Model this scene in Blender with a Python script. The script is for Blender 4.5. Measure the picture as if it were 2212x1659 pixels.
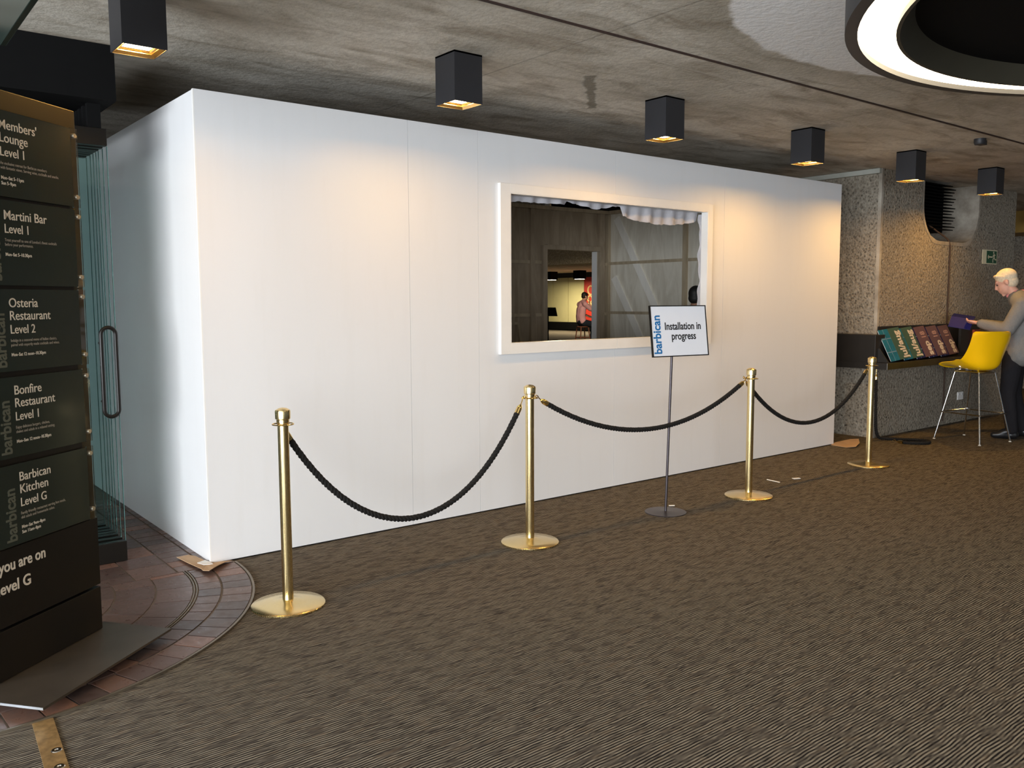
import bpy, bmesh, math, random
from mathutils import Vector, Matrix, noise as mnoise
random.seed(7)
R = math.radians
for o in list(bpy.data.objects): bpy.data.objects.remove(o)
S = bpy.context.scene
COL = S.collection

# ------------------------------------------------------------------ camera
YAW, PITCH, ROLL = 0.6721, 0.0964, -0.0038
FPX = 1859.32
fw = Vector((math.sin(YAW)*math.cos(PITCH), math.cos(YAW)*math.cos(PITCH), -math.sin(PITCH)))
rt = Vector((math.cos(YAW), -math.sin(YAW), 0)); up = rt.cross(fw)
c_, s_ = math.cos(ROLL), math.sin(ROLL)
r2 = rt*c_ + up*s_; u2 = up*c_ - rt*s_
M = Matrix((r2, u2, -fw)).transposed().to_4x4(); M.translation = Vector((-1.7012, -5.0008, 1.55))
cam = bpy.data.cameras.new('camera'); camo = bpy.data.objects.new('camera', cam); COL.objects.link(camo)
camo.matrix_world = M
cam.sensor_fit = 'HORIZONTAL'; cam.sensor_width = 36.0; cam.lens = FPX/2212*36.0
cam.clip_start = 0.02; cam.clip_end = 200
S.camera = camo

# ------------------------------------------------------------------ light and exposure
S.view_settings.view_transform = 'Standard'; S.view_settings.look = 'None'
S.view_settings.gamma = 1.0; S.view_settings.use_curve_mapping = False
S.view_settings.exposure = 0.0
S.cycles.max_bounces = 20; S.cycles.transmission_bounces = 20; S.cycles.transparent_max_bounces = 16
W = bpy.data.worlds.new('sky'); S.world = W; W.use_nodes = True
wb = W.node_tree.nodes['Background']; wb.inputs[0].default_value = (0.80, 0.91, 1.0, 1); wb.inputs[1].default_value = 0.15

def area(name, loc, target, sx, sy, power, col, spread=180):
    l = bpy.data.lights.new(name, 'AREA'); l.shape = 'RECTANGLE'; l.size = sx; l.size_y = sy
    l.energy = power; l.color = col; l.spread = R(spread)
    o = bpy.data.objects.new(name, l); COL.objects.link(o); o.location = loc
    o.rotation_euler = (Vector(target)-Vector(loc)).to_track_quat('-Z', 'Y').to_euler()
    return o
DAY = (0.88, 0.935, 1.0)
E_NEAR, E_FAR, E_STREET, E_VEST, E_DOWN, E_RING = 680, 1330, 10, 60, 13.5, 10.0
C_DOWN = (1.0, 0.53, 0.12)
area('entrance_daylight', (-6.8, -2.9, 1.45), (0, -2.9, 1.45), 4.4, 2.6, E_NEAR, DAY)
area('foyer_window_daylight', (-6.8, -9.6, 1.45), (0, -8.0, 1.45), 7.6, 2.6, E_FAR, DAY)
area('vestibule_daylight', (-4.5, 4.6, 1.35), (0, 4.2, 1.35), 3.4, 2.3, E_VEST, DAY)
area('street_window_daylight', (-2.0, -13.4, 1.5), (-1.0, 0, 1.5), 8.5, 2.6, E_STREET, DAY)

# ------------------------------------------------------------------ materials
MATS = {}
class NT:
    def __init__(s, m): s.t = m.node_tree; s.n = s.t.nodes
    def new(s, ty, **k):
        x = s.n.new(ty)
        for a, b in k.items(): setattr(x, a, b)
        return x
    def link(s, a, b): s.t.links.new(a, b)
    def math(s, op, a, b=None, c=None, clamp=False):
        x = s.n.new('ShaderNodeMath'); x.operation = op; x.use_clamp = clamp
        for i, v in enumerate((a, b, c)):
            if v is None: continue
            if isinstance(v, (int, float)): x.inputs[i].default_value = v
            else: s.link(v, x.inputs[i])
        return x.outputs[0]
    def mix(s, fac, a, b, blend='MIX'):
        x = s.n.new('ShaderNodeMix'); x.data_type = 'RGBA'; x.blend_type = blend
        for sock, v in ((x.inputs[0], fac), (x.inputs[6], a), (x.inputs[7], b)):
            if isinstance(v, (int, float)): sock.default_value = v
            elif isinstance(v, tuple): sock.default_value = v if len(v) == 4 else v+(1,)
            else: s.link(v, sock)
        return x.outputs[2]
    def coords(s, scale=(1, 1, 1), world=True, rot=(0, 0, 0)):
        if world: src = s.new('ShaderNodeNewGeometry').outputs['Position']
        else: src = s.new('ShaderNodeTexCoord').outputs['Object']
        mp = s.new('ShaderNodeMapping'); s.link(src, mp.inputs[0])
        mp.inputs['Scale'].default_value = scale; mp.inputs['Rotation'].default_value = rot
        return mp.outputs[0]
    def noise(s, vec, scale=5, detail=4, rough=0.55, dist=0.0):
        x = s.new('ShaderNodeTexNoise'); s.link(vec, x.inputs['Vector'])
        x.inputs['Scale'].default_value = scale; x.inputs['Detail'].default_value = detail
        x.inputs['Roughness'].default_value = rough; x.inputs['Distortion'].default_value = dist
        return x.outputs['Fac']
    def voro(s, vec, scale=5, feature='F1', out='Distance'):
        x = s.new('ShaderNodeTexVoronoi'); x.feature = feature; s.link(vec, x.inputs['Vector'])
        x.inputs['Scale'].default_value = scale
        return x.outputs[out]
    def ramp(s, fac, *stops):
        x = s.new('ShaderNodeValToRGB'); e = x.color_ramp.elements
        while len(e) < len(stops): e.new(0.5)
        for el, (p, c) in zip(e, stops):
            el.position = p
            el.color = (c, c, c, 1) if isinstance(c, (int, float)) else (tuple(c)+(1,))[:4]
        s.link(fac, x.inputs[0]); return x.outputs[0]
    def bump(s, h, strength=0.5, dist=0.01):
        x = s.new('ShaderNodeBump'); x.inputs['Strength'].default_value = strength; x.inputs['Distance'].default_value = dist
        s.link(h, x.inputs['Height']); s.link(x.outputs[0], s.bsdf.inputs['Normal'])

def mat(name, col=(0.5, 0.5, 0.5), rough=0.5, metal=0.0, spec=0.5, var=0.12, scale=8.0, emit=None, es=0.0, coat=0.0, trans=0.0, ior=1.45, sheen=0.0, build=None):
    if name in MATS: return MATS[name]
    m = bpy.data.materials.new(name); m.use_nodes = True
    t = NT(m); b = t.n['Principled BSDF']; t.bsdf = b
    b.inputs['Base Color'].default_value = (*col, 1); b.inputs['Roughness'].default_value = rough
    b.inputs['Metallic'].default_value = metal; b.inputs['Specular IOR Level'].default_value = spec
    b.inputs['Coat Weight'].default_value = coat; b.inputs['Transmission Weight'].default_value = trans
    b.inputs['IOR'].default_value = ior; b.inputs['Sheen Weight'].default_value = sheen
    if emit: b.inputs['Emission Color'].default_value = (*emit, 1); b.inputs['Emission Strength'].default_value = es
    if build: build(t, b)
    elif var > 0:
        v = t.coords(world=False); n = t.noise(v, scale, 4)
        f = t.ramp(n, (0.25, 1-var), (0.75, 1+var*0.4))
        t.link(t.mix(1.0, (*col, 1), f, 'MULTIPLY'), b.inputs['Base Color'])
    MATS[name] = m; return m

def carpet_build(t, b):
    pos = t.new('ShaderNodeNewGeometry').outputs['Position']
    sep = t.new('ShaderNodeSeparateXYZ'); t.link(pos, sep.inputs[0]); x, y = sep.outputs[0], sep.outputs[1]
    wob = t.math('MULTIPLY', t.noise(t.coords((1, 1, 1)), 6, 2), 0.02)
    yy = t.math('ADD', y, wob)
    pitch = 0.0066
    row = t.math('FLOOR', t.math('DIVIDE', yy, pitch))
    alt = t.math('MODULO', t.math('ABSOLUTE', row), 2.0)
    cmb = t.new('ShaderNodeCombineXYZ'); t.link(t.math('MULTIPLY', x, 11.0), cmb.inputs[0]); t.link(t.math('MULTIPLY', row, 7.31), cmb.inputs[1])
    nz = t.noise(cmb.outputs[0], 1.0, 2, 0.55)
    cmb2 = t.new('ShaderNodeCombineXYZ'); t.link(t.math('MULTIPLY', x, 9.0), cmb2.inputs[0]); t.link(t.math('MULTIPLY', row, 0.17), cmb2.inputs[1])
    blot = t.noise(cmb2.outputs[0], 1.0, 2, 0.5)
    con = t.ramp(blot, (0.36, 0.05), (0.50, 0.85))
    v = t.math('ADD', t.math('MULTIPLY', t.math('SUBTRACT', alt, 0.5), con), 0.5)
    v = t.math('ADD', v, t.math('MULTIPLY', t.math('SUBTRACT', nz, 0.5), 1.0), clamp=True)
    col = t.ramp(v, (0.10, (0.014, 0.0115, 0.011)), (0.45, (0.070, 0.060, 0.050)), (0.75, (0.147, 0.128, 0.101)), (1.0, (0.25, 0.22, 0.172)))
    hue = t.noise(t.coords((9, 40, 1)), 1.0, 2)
    col = t.mix(t.ramp(hue, (0.55, 0.0), (0.72, 0.35)), col, (0.14, 0.10, 0.065, 1))
    t.link(col, b.inputs['Base Color'])
    t.bump(t.math('ADD', v, t.math('MULTIPLY', t.noise(t.coords(), 700, 2), 0.4)), 0.3, 0.003)
CARPET = mat('carpet_striped', rough=0.95, spec=0.1, build=carpet_build)

JOINT_Y = -1.60
def ceil_build(t, b):
    v = t.coords()
    pos = t.new('ShaderNodeNewGeometry').outputs['Position']
    sep = t.new('ShaderNodeSeparateXYZ'); t.link(pos, sep.inputs[0]); x, y = sep.outputs[0], sep.outputs[1]
    n1 = t.noise(v, 0.9, 6, 0.62); n2 = t.noise(t.coords((1.0, 3.2, 1)), 1.7, 6, 0.65, 0.6); n3 = t.noise(v, 26, 4, 0.6)
    c = t.mix(t.ramp(n1, (0.32, 0), (0.68, 1)), (0.44, 0.405, 0.335, 1), (0.74, 0.70, 0.62, 1))
    c = t.mix(t.ramp(n2, (0.46, 0), (0.66, 0.75)), c, (0.27, 0.225, 0.165, 1))
    c = t.mix(t.ramp(n3, (0.45, 0), (0.75, 0.30)), c, (0.30, 0.27, 0.23, 1))
    # skim-coat patch round the ring lamp
    def dist(cx, cy):
        return t.math('SQRT', t.math('ADD', t.math('POWER', t.math('SUBTRACT', x, cx), 2), t.math('POWER', t.math('SUBTRACT', y, cy), 2)))
    wob = t.math('MULTIPLY', t.math('SUBTRACT', t.noise(v, 3.0, 4), 0.5), 0.20)
    d = t.math('ADD', dist(3.03, -4.06), wob)
    patch = t.ramp(t.math('DIVIDE', d, 4.0), (0.531, 1.0), (0.539, 0.0))
    pcol = t.mix(n2, (0.78, 0.775, 0.765, 1), (0.88, 0.875, 0.865, 1))
    ring = t.ramp(t.math('DIVIDE', d, 4.0), (0.525, 0.0), (0.545, 0.5), (0.62, 0.0))
    c = t.mix(ring, c, (0.28, 0.245, 0.185, 1)); c = t.mix(patch, c, pcol)
    # damp streak, running along (2.2,-.9)-(3.1,0)
    u = t.math('ADD', t.math('MULTIPLY', t.math('SUBTRACT', x, 2.2), 0.707), t.math('MULTIPLY', t.math('SUBTRACT', y, -0.9), 0.707))
    w = t.math('ADD', t.math('MULTIPLY', t.math('SUBTRACT', x, 2.2), 0.707), t.math('MULTIPLY', t.math('SUBTRACT', y, -0.9), -0.707))
    w = t.math('ADD', w, t.math('MULTIPLY', t.math('SUBTRACT', t.noise(v, 9, 3), 0.5), 0.10))
    sm = t.math('MULTIPLY', t.ramp(t.math('ABSOLUTE', w), (0.025, 1), (0.045, 0)),
                t.math('MULTIPLY', t.math('GREATER_THAN', u, 0.0), t.math('LESS_THAN', u, 0.95)))
    c = t.mix(t.math('MULTIPLY', sm, 0.75), c, (0.17, 0.15, 0.11, 1))
    # board joints
    ln = t.math('MULTIPLY', t.ramp(t.math('ABSOLUTE', t.math('SUBTRACT', y, -1.385)), (0.004, 1), (0.008, 0)), 0.35)
    c = t.mix(ln, c, (0.62, 0.59, 0.53, 1))
    ln2 = t.math('MULTIPLY', t.ramp(t.math('ABSOLUTE', t.math('SUBTRACT', t.math('MODULO', t.math('ADD', x, 20.0), 3.0), 0.665)), (0.004, 1), (0.009, 0)), 0.5)
    c = t.mix(ln2, c, (0.19, 0.17, 0.14, 1))
    t.link(c, b.inputs['Base Color'])
    t.bump(t.math('ADD', n3, n2), 0.25, 0.02)
CEIL = mat('ceiling_concrete', rough=0.85, spec=0.2, build=ceil_build)

def hammered_build(t, b):
    v = t.coords((1, 1, 0.95))
    v1 = t.voro(v, 38); n1 = t.noise(v, 42, 4, 0.7); n2 = t.noise(v, 1.3, 4)
    h = t.math('ADD', t.math('MULTIPLY', v1, 0.45), n1)
    c = t.ramp(h, (0.46, (0.055, 0.045, 0.034)), (0.62, (0.255, 0.220, 0.170)), (1.0, (0.44, 0.395, 0.315)))
    c = t.mix(t.ramp(n2, (0.3, 0), (0.7, 0.25)), c, (0.22, 0.195, 0.16, 1))
    t.link(c, b.inputs['Base Color']); t.bump(h, 0.9, 0.022)
HAMMER = mat('bush_hammered_concrete', rough=0.9, spec=0.2, build=hammered_build)
def smooth_build(t, b):
    v = t.coords(); n = t.noise(v, 4, 6, 0.65); n2 = t.noise(v, 40, 3)
    c = t.mix(t.ramp(n, (0.35, 0), (0.7, 1)), (0.22, 0.19, 0.15, 1), (0.44, 0.40, 0.33, 1))
    t.link(c, b.inputs['Base Color']); t.bump(n2, 0.3, 0.004)
SMOOTH = mat('smooth_concrete', rough=0.85, build=smooth_build)

def brick_build(t, b):
    oi = t.new('ShaderNodeObjectInfo').outputs['Random']
    v = t.coords(); n = t.noise(v, 22, 5, 0.6)
    base = t.ramp(oi, (0.0, (0.055, 0.036, 0.032)), (0.35, (0.092, 0.056, 0.046)), (0.7, (0.118, 0.070, 0.054)), (0.92, (0.18, 0.086, 0.054)))
    c = t.mix(t.ramp(n, (0.40, 0), (0.75, 0.5)), base, (0.10, 0.072, 0.062, 1))
    t.link(c, b.inputs['Base Color'])
    t.link(t.ramp(n, (0.3, 0.24), (0.7, 0.45)), b.inputs['Roughness'])
    t.bump(n, 0.15, 0.004)
BRICK = mat('glazed_floor_brick', rough=0.35, build=brick_build)
MORTAR = mat('mortar', (0.19, 0.165, 0.145), 0.9, var=0.3, scale=40)

def white_build(rough, tint, streak):
    def f(t, b):
        v = t.coords((1, 1, 0.12)); n = t.noise(v, 9, 4, 0.6); n2 = t.noise(t.coords(), 1.5, 4)
        c = t.mix(t.ramp(n, (0.52, 0), (0.8, streak)), tint, (tint[0]*0.88, tint[1]*0.86, tint[2]*0.82))
        c = t.mix(t.ramp(n2, (0.4, 0), (0.75, 0.14)), c, (tint[0]*0.93, tint[1]*0.92, tint[2]*0.9))
        t.link(c, b.inputs['Base Color'])
    return f
WHITE = mat('white_painted_board', rough=0.42, spec=0.4, build=white_build(0.4, (0.735, 0.735, 0.735), 0.22))
WGLOSS = mat('white_gloss_board', rough=0.07, spec=0.7, build=white_build(0.1, (0.80, 0.80, 0.80), 0.12))
WTRIM = mat('white_casing_paint', (0.80, 0.785, 0.75), 0.38, var=0.04)
CLOTH = mat('white_paper_cloth', (0.80, 0.79, 0.82), 0.8, var=0.12, scale=18)
def ply_build(c1, c2):
    def f(t, b):
        v = t.coords((2.6, 2.6, 0.5)); n = t.noise(v, 1.8, 5, 0.6, 2.2); n2 = t.noise(t.coords((20, 20, 1)), 3, 3)
        c = t.mix(t.ramp(n, (0.38, 0), (0.62, 1)), c1, c2); c = t.mix(t.ramp(n2, (0.5, 0), (0.75, 0.14)), c, (c1[0]*.6, c1[1]*.6, c1[2]*.6))
        t.link(c, b.inputs['Base Color'])
    return f
PLY = mat('plywood_pale', rough=0.7, build=ply_build((0.70, 0.64, 0.52), (0.84, 0.79, 0.67)))
PLYD = mat('plywood_brown', rough=0.7, build=ply_build((0.34, 0.265, 0.18), (0.44, 0.35, 0.245)))
PINE = mat('pine_batten', rough=0.65, build=ply_build((0.42, 0.335, 0.22), (0.54, 0.44, 0.30)))
PINEW = mat('pale_brace', rough=0.65, build=ply_build((0.90, 0.86, 0.77), (0.95, 0.91, 0.82)))

def brass_build(t, b):
    v = t.coords((60, 60, 1), world=False); n = t.noise(v, 6, 2)
    t.link(t.ramp(n, (0.3, 0.19), (0.7, 0.30)), b.inputs['Roughness'])
    n2 = t.noise(t.coords(world=False), 9, 4)
    t.link(t.mix(t.ramp(n2, (0.45, 0), (0.8, 0.3)), (0.83, 0.66, 0.34, 1), (0.68, 0.50, 0.22, 1)), b.inputs['Base Color'])
BRASS = mat('brushed_brass', metal=1.0, rough=0.25, build=brass_build)
BRASSP = mat('polished_brass', (0.88, 0.66, 0.28), 0.14, 1.0, var=0.05)
def rope_build(t, b):
    n = t.noise(t.coords(), 350, 2); t.link(t.mix(n, (0.006, 0.006, 0.006, 1), (0.022, 0.020, 0.018, 1)), b.inputs['Base Color']); t.bump(n, 0.5, 0.002)
ROPE = mat('black_rope_fibre', rough=0.85, spec=0.2, build=rope_build)
BLACK = mat('black_powder_coat', (0.013, 0.013, 0.015), 0.55, var=0.15)
BLACKS = mat('black_satin_metal', (0.009, 0.0075, 0.006), 0.34, spec=0.3, var=0.1)
MATTE = mat('matt_black', (0.004, 0.004, 0.004), 0.8, spec=0.1, var=0.1)
HOUS = mat('dark_grey_fitting', (0.024, 0.024, 0.027), 0.45, var=0.1)
BRONZE = mat('bronze_sheet', (0.058, 0.046, 0.022), 0.5, 0.6, var=0.12, scale=3)
DPLATE = mat('dark_steel_plate', (0.15, 0.13, 0.105), 0.42, 0.85, var=0.25, scale=5)
STEEL = mat('steel_edge', (0.62, 0.66, 0.68), 0.3, 1.0, var=0.05)
CHROME = mat('chrome', (0.80, 0.80, 0.80), 0.10, 1.0, var=0.03)
GUN = mat('gunmetal_pole', (0.07, 0.06, 0.065), 0.35, 0.7, var=0.1)
REFL = mat('gold_reflector', (0.90, 0.66, 0.30), 0.28, 1.0, var=0.04)
GREENP = mat('dark_green_print', (0.014, 0.022, 0.018), 0.22, spec=0.6, var=0.15, scale=3)
ACRY = mat('clear_acrylic', (0.93, 0.95, 0.94), 0.03, trans=1.0, ior=1.3, var=0.02)
STUDM = mat('satin_nickel', (0.60, 0.54, 0.42), 0.35, 0.8, var=0.06)
CREAM = mat('cream_lettering', (0.62, 0.54, 0.43), 0.6, var=0.05)
DULL = mat('dull_olive_lettering', (0.085, 0.088, 0.062), 0.6, var=0.05)
FAINT = mat('small_print', (0.30, 0.25, 0.19), 0.6, var=0.05)
BLUE = mat('blue_lettering', (0.012, 0.14, 0.36), 0.5, var=0.05)
INK = mat('black_ink', (0.006, 0.006, 0.007), 0.5, var=0.05)
CARD = mat('white_sign_card', (0.74, 0.75, 0.79), 0.14, spec=0.5, var=0.02)
def glass_build(t, b):
    g = t.new('ShaderNodeBsdfGlass'); g.inputs['Color'].default_value = (0.955, 0.988, 0.984, 1); g.inputs['Roughness'].default_value = 0.0; g.inputs['IOR'].default_value = 1.12
    out = t.n['Material Output']; t.link(g.outputs[0], out.inputs[0])
GLASS = mat('green_tinted_glass', build=glass_build)
EDGE = mat('glass_edge', (0.10, 0.22, 0.21), 0.15, var=0.1)
KRAFT = mat('brown_cardboard', (0.50, 0.33, 0.19), 0.85, var=0.15)
PAPER = mat('white_paper', (0.82, 0.81, 0.78), 0.7, var=0.05)
YELLOW = mat('yellow_plastic_shell', (0.90, 0.52, 0.004), 0.22, coat=0.3, var=0.03)
WORN = mat('worn_brass_strip', (0.46, 0.30, 0.13), 0.5, 0.75, var=0.5, scale=30)
def emis(name, col, s): return mat(name, (0.9, 0.9, 0.85), 0.6, emit=col, es=s, var=0)
LAMP = emis('warm_lamp_glass', (1.0, 0.80, 0.50), 16)
RINGL = emis('ring_diffuser', (1.0, 0.82, 0.55), E_RING)

# ------------------------------------------------------------------ mesh helpers
def quadbox(bm, co):
    v = [bm.verts.new(c) for c in co]
    for f in ((0, 3, 2, 1), (4, 5, 6, 7), (0, 1, 5, 4), (1, 2, 6, 5), (2, 3, 7, 6), (3, 0, 4, 7)): bm.faces.new([v[i] for i in f])
def box(bm, x0, x1, y0, y1, z0, z1):
    quadbox(bm, [(x0, y0, z0), (x1, y0, z0), (x1, y1, z0), (x0, y1, z0), (x0, y0, z1), (x1, y0, z1), (x1, y1, z1), (x0, y1, z1)])
def beam(bm, a, b, w, h, upv=(0, 0, 1)):
    a, b = Vector(a), Vector(b); d = (b-a).normalized(); u = Vector(upv); s = d.cross(u)
    if s.length < 1e-5: s = Vector((1, 0, 0))
    s.normalize(); u = s.cross(d)
    co = []
    for p in (a, b):
        for i, j in ((-1, -1), (1, -1), (1, 1), (-1, 1)): co.append(p+s*(i*w/2)+u*(j*h/2))
    quadbox(bm, co)
def prism(bm, pts, z0, z1, ax='z'):
    def P(p, h):
        return (p[0], p[1], h) if ax == 'z' else ((p[0], h, p[1]) if ax == 'y' else (h, p[0], p[1]))
    a = [bm.verts.new(P(p, z0)) for p in pts]; b = [bm.verts.new(P(p, z1)) for p in pts]
    n = len(pts)
    fs = [bm.faces.new(a[::-1]), bm.faces.new(b)]
    for i in range(n): bm.faces.new((a[i], a[(i+1) % n], b[(i+1) % n], b[i]))
def lathe(bm, prof, seg=32, cx=0, cy=0, mtx=None):
    rings = []
    for r, z in prof:
        if r < 1e-6:
            rings.append([bm.verts.new((cx, cy, z))])
        else:
            rings.append([bm.verts.new((cx+r*math.cos(2*math.pi*i/seg), cy+r*math.sin(2*math.pi*i/seg), z)) for i in range(seg)])
    for A, B in zip(rings, rings[1:]):
        if len(A) == 1 and len(B) == 1: continue
        for i in range(seg):
            j = (i+1) % seg
            if len(A) == 1: bm.faces.new((A[0], B[i], B[j]))
            elif len(B) == 1: bm.faces.new((A[i], A[j], B[0]))
            else: bm.faces.new((A[i], A[j], B[j], B[i]))
    if mtx is not None: bmesh.ops.transform(bm, matrix=mtx, verts=[v for g in rings for v in g])
def tube(bm, pts, r, seg=8, closed=False):
    pts = [Vector(p) for p in pts]; n = len(pts); rings = []; prev = None
    for i, p in enumerate(pts):
        if closed: d = pts[(i+1) % n]-pts[i-1]
        else: d = pts[min(i+1, n-1)]-pts[max(i-1, 0)]
        d.normalize()
        if prev is None:
            q = Vector((0, 0, 1)) if abs(d.z) < 0.9 else Vector((1, 0, 0)); s = d.cross(q).normalized()
        else:
            s = (prev-d*prev.dot(d))
            s = s.normalized() if s.length > 1e-6 else d.orthogonal().normalized()
        prev = s; u = d.cross(s)
        rr = r[i] if isinstance(r, (list, tuple)) else r
        rings.append([bm.verts.new(p+s*(rr*math.cos(2*math.pi*k/seg))+u*(rr*math.sin(2*math.pi*k/seg))) for k in range(seg)])
    m = n if closed else n-1
    for i in range(m):
        A, B = rings[i], rings[(i+1) % n]
        for k in range(seg): bm.faces.new((A[k], A[(k+1) % seg], B[(k+1) % seg], B[k]))
    if not closed: bm.faces.new(rings[0][::-1]); bm.faces.new(rings[-1])
def arcpath(pts, rad, n=6):
    """polyline with rounded corners"""
    pts = [Vector(p) for p in pts]; out = [pts[0]]
    for a, b, c in zip(pts, pts[1:], pts[2:]):
        d1 = (a-b); d2 = (c-b); r = min(rad, d1.length/2, d2.length/2)
        p, q = b+d1.normalized()*r, b+d2.normalized()*r
        for i in range(n+1):
            s = i/n; out.append(p*(1-s)**2+b*(2*s*(1-s))+q*s*s)
    out.append(pts[-1]); return out

def put(name, me, m, parent=None, kind=None, loc=None):
    o = bpy.data.objects.new(name, me); COL.objects.link(o)
    if m is not None and len(me.materials) == 0: me.materials.append(m)
    if parent is not None: o.parent = parent
    if loc is not None: o.location = loc
    if kind: o['kind'] = kind
    return o
def obj(name, bm, m, parent=None, smooth=False, bevel=0.0, kind=None, loc=None, mtx=None):
    if mtx is not None: bm.transform(mtx)
    bmesh.ops.recalc_face_normals(bm, faces=bm.faces[:])
    if bevel > 0:
        es = [e for e in bm.edges if len(e.link_faces) == 2 and e.calc_face_angle(0) > 0.6]
        bmesh.ops.bevel(bm, geom=es, offset=bevel, segments=2, affect='EDGES', profile=0.5)
    me = bpy.data.meshes.new(name); bm.to_mesh(me); bm.free()
    if smooth:
        for p in me.polygons: p.use_smooth = True
        try: me.set_sharp_from_angle(angle=R(38))
        except Exception: pass
    return put(name, me, m, parent, kind, loc)
def B(name, m, boxes, parent=None, **k):
    bm = bmesh.new()
    for b in boxes: box(bm, *b)
    return obj(name, bm, m, parent, **k)
def tag(o, label, cat, group=None):
    o['label'] = label; o['category'] = cat
    if group: o['group'] = group
    return o
def thing(name, label, cat, loc=(0, 0, 0), rz=0.0, group=None):
    o = bpy.data.objects.new(name, None); COL.objects.link(o); o.location = loc; o.rotation_euler = (0, 0, rz)
    o.empty_display_size = 0.1
    return tag(o, label, cat, group)
def struct(o): o['kind'] = 'structure'; return o
def dup(root, loc, rz=None, label=None):
    def cp(o, par):
        c = o.copy(); COL.objects.link(c); c.parent = par
        for ch in o.children: cp(ch, c)
        return c
    r = cp(root, None); r.location = loc
    if rz is not None: r.rotation_euler = (0, 0, rz)
    if label: r['label'] = label
    return r
def text(name, s, size, m, parent, mtx, bold=0.0, ext=0.0006, align='LEFT', xs=1.0, space=1.0, line=1.0):
    cu = bpy.data.curves.new(name, 'FONT'); cu.body = s; cu.size = size; cu.offset = bold*size; cu.extrude = ext
    cu.align_x = align; cu.space_character = space; cu.space_line = line; cu.resolution_u = 4
    t = bpy.data.objects.new(name, cu); COL.objects.link(t)
    dg = bpy.context.evaluated_depsgraph_get(); dg.update()
    me = bpy.data.meshes.new_from_object(t.evaluated_get(dg)); bpy.data.objects.remove(t); bpy.data.curves.remove(cu)
    me.materials.clear(); me.transform(mtx @ Matrix.Diagonal((xs, 1, 1, 1)))
    if name == 'lettering' and ' ' in s.strip():
        bm = bmesh.new(); bm.from_mesh(me); inv = mtx.inverted()
        left = set(bm.verts); isl = []
        while left:
            v0 = left.pop(); st_ = [v0]; g_ = {v0}
            while st_:
                v = st_.pop()
                for e in v.link_edges:
                    w = e.other_vert(v)
                    if w in left: left.discard(w); g_.add(w); st_.append(w)
            xs_ = [(inv @ v.co).x for v in g_]; isl.append((min(xs_), max(xs_), g_))
        isl.sort(key=lambda q: q[0]); words = [[isl[0]]]; end = isl[0][1]
        for q in isl[1:]:
            if q[0]-end > 0.15*size*xs: words.append([])
            words[-1].append(q); end = max(end, q[1])
        first = None
        for wd in words:
            keep = set().union(*[q[2] for q in wd]); idx = {v.index for v in keep}
            b2 = bm.copy(); b2.verts.ensure_lookup_table(); bmesh.ops.delete(b2, geom=[v for v in b2.verts if v.index not in idx], context='VERTS')
            mw = bpy.data.meshes.new(name); b2.to_mesh(mw); b2.free(); first = put(name, mw, m, parent)
        bm.free(); return first
    return put(name, me, m, parent)
def frame(origin, xdir, ydir):
    x = Vector(xdir).normalized(); y = Vector(ydir).normalized(); z = x.cross(y)
    m = Matrix((x, y, z)).transposed().to_4x4(); m.translation = Vector(origin); return m
Z = Vector((0, 0, 1))

# ------------------------------------------------------------------ large structure
HC = 2.974
floor = struct(B('floor', CARPET, [(-9, 36, -14, 42, -0.2, 0.0)]))
ceiling = struct(B('ceiling', CEIL, [(-9, 36, -14, 42, HC, HC+0.3)]))
struct(B('trim_1', mat('ceiling_joint_brown', (0.045, 0.022, 0.016), 0.8, var=0.3), [(-9, 24, JOINT_Y-0.010, JOINT_Y+0.010, HC-0.006, HC)]))

# brick apron: half disc plus the strip going back beside the booth
CX, CY = -1.35, -0.05
fb = struct(obj('floor_brick_apron', (lambda bm: (prism(bm, [(CX+1.475*math.cos(a), CY+1.475*math.sin(a)) for a in [math.pi+i*math.pi/48 for i in range(49)]]+[(CX+1.475, 7.0), (CX-1.475, 7.0)], -0.01, 0.004), bm)[1])(bmesh.new()), MORTAR))
def ringbrick(r0, r1, a0, a1, g=0.004):
    bm = bmesh.new(); n = 2; pts = []
    ga0, ga1 = g/r0, g/r1
    for i in range(n+1):
        a = a0+ga1+(a1-a0-2*ga1)*i/n; pts.append((CX+(r1-g)*math.cos(a), CY+(r1-g)*math.sin(a)))
    for i in range(n, -1, -1):
        a = a0+ga0+(a1-a0-2*ga0)*i/n; pts.append((CX+(r0+g)*math.cos(a), CY+(r0+g)*math.sin(a)))
    prism(bm, pts, 0.001, 0.0095+random.uniform(-.0007, .0007))
    obj('brick', bm, BRICK, fb, bevel=0)
A0 = math.pi+0.03; A1 = 2*math.pi-0.006
for r0, r1, pitch, off in ((1.312, 1.465, 0.115, 0), (1.188, 1.308, 0.115, .4), (0.98, 1.165, 0.215, 0.2), (0.78, 0.978, 0.20, .6), (0.58, 0.778, 0.19, 0.1)):
    n = int((A1-A0)*(r0+r1)/2/pitch); st = (A1-A0)/n
    vis0 = A0+(A1-A0)*(0.28 if r0 > 1 else 0.35)
    a = A0-off*st
    while a < A1-0.01:
        b0, b1 = max(a, A0), min(a+st, A1)
        if b1 > vis0 and b1-b0 > 0.02: ringbrick(r0, r1, b0, b1)
        a += st
def rectbrick(x0, x1, y0, y1, g=0.004):
    if y1-y0 < .02 or x1-x0 < .02: return
    B('brick', BRICK, [(x0+g, x1-g, y0+g, y1-g, 0.001, 0.0095+random.uniform(-.0007, .0007))], fb)
y = CY+0.0
for k in range(20):
    y0 = CY+k*0.112
    rectbrick(CX+1.312, CX+1.465, y0, y0+0.112); rectbrick(CX+1.14, CX+1.308, y0, y0+0.112)
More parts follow.
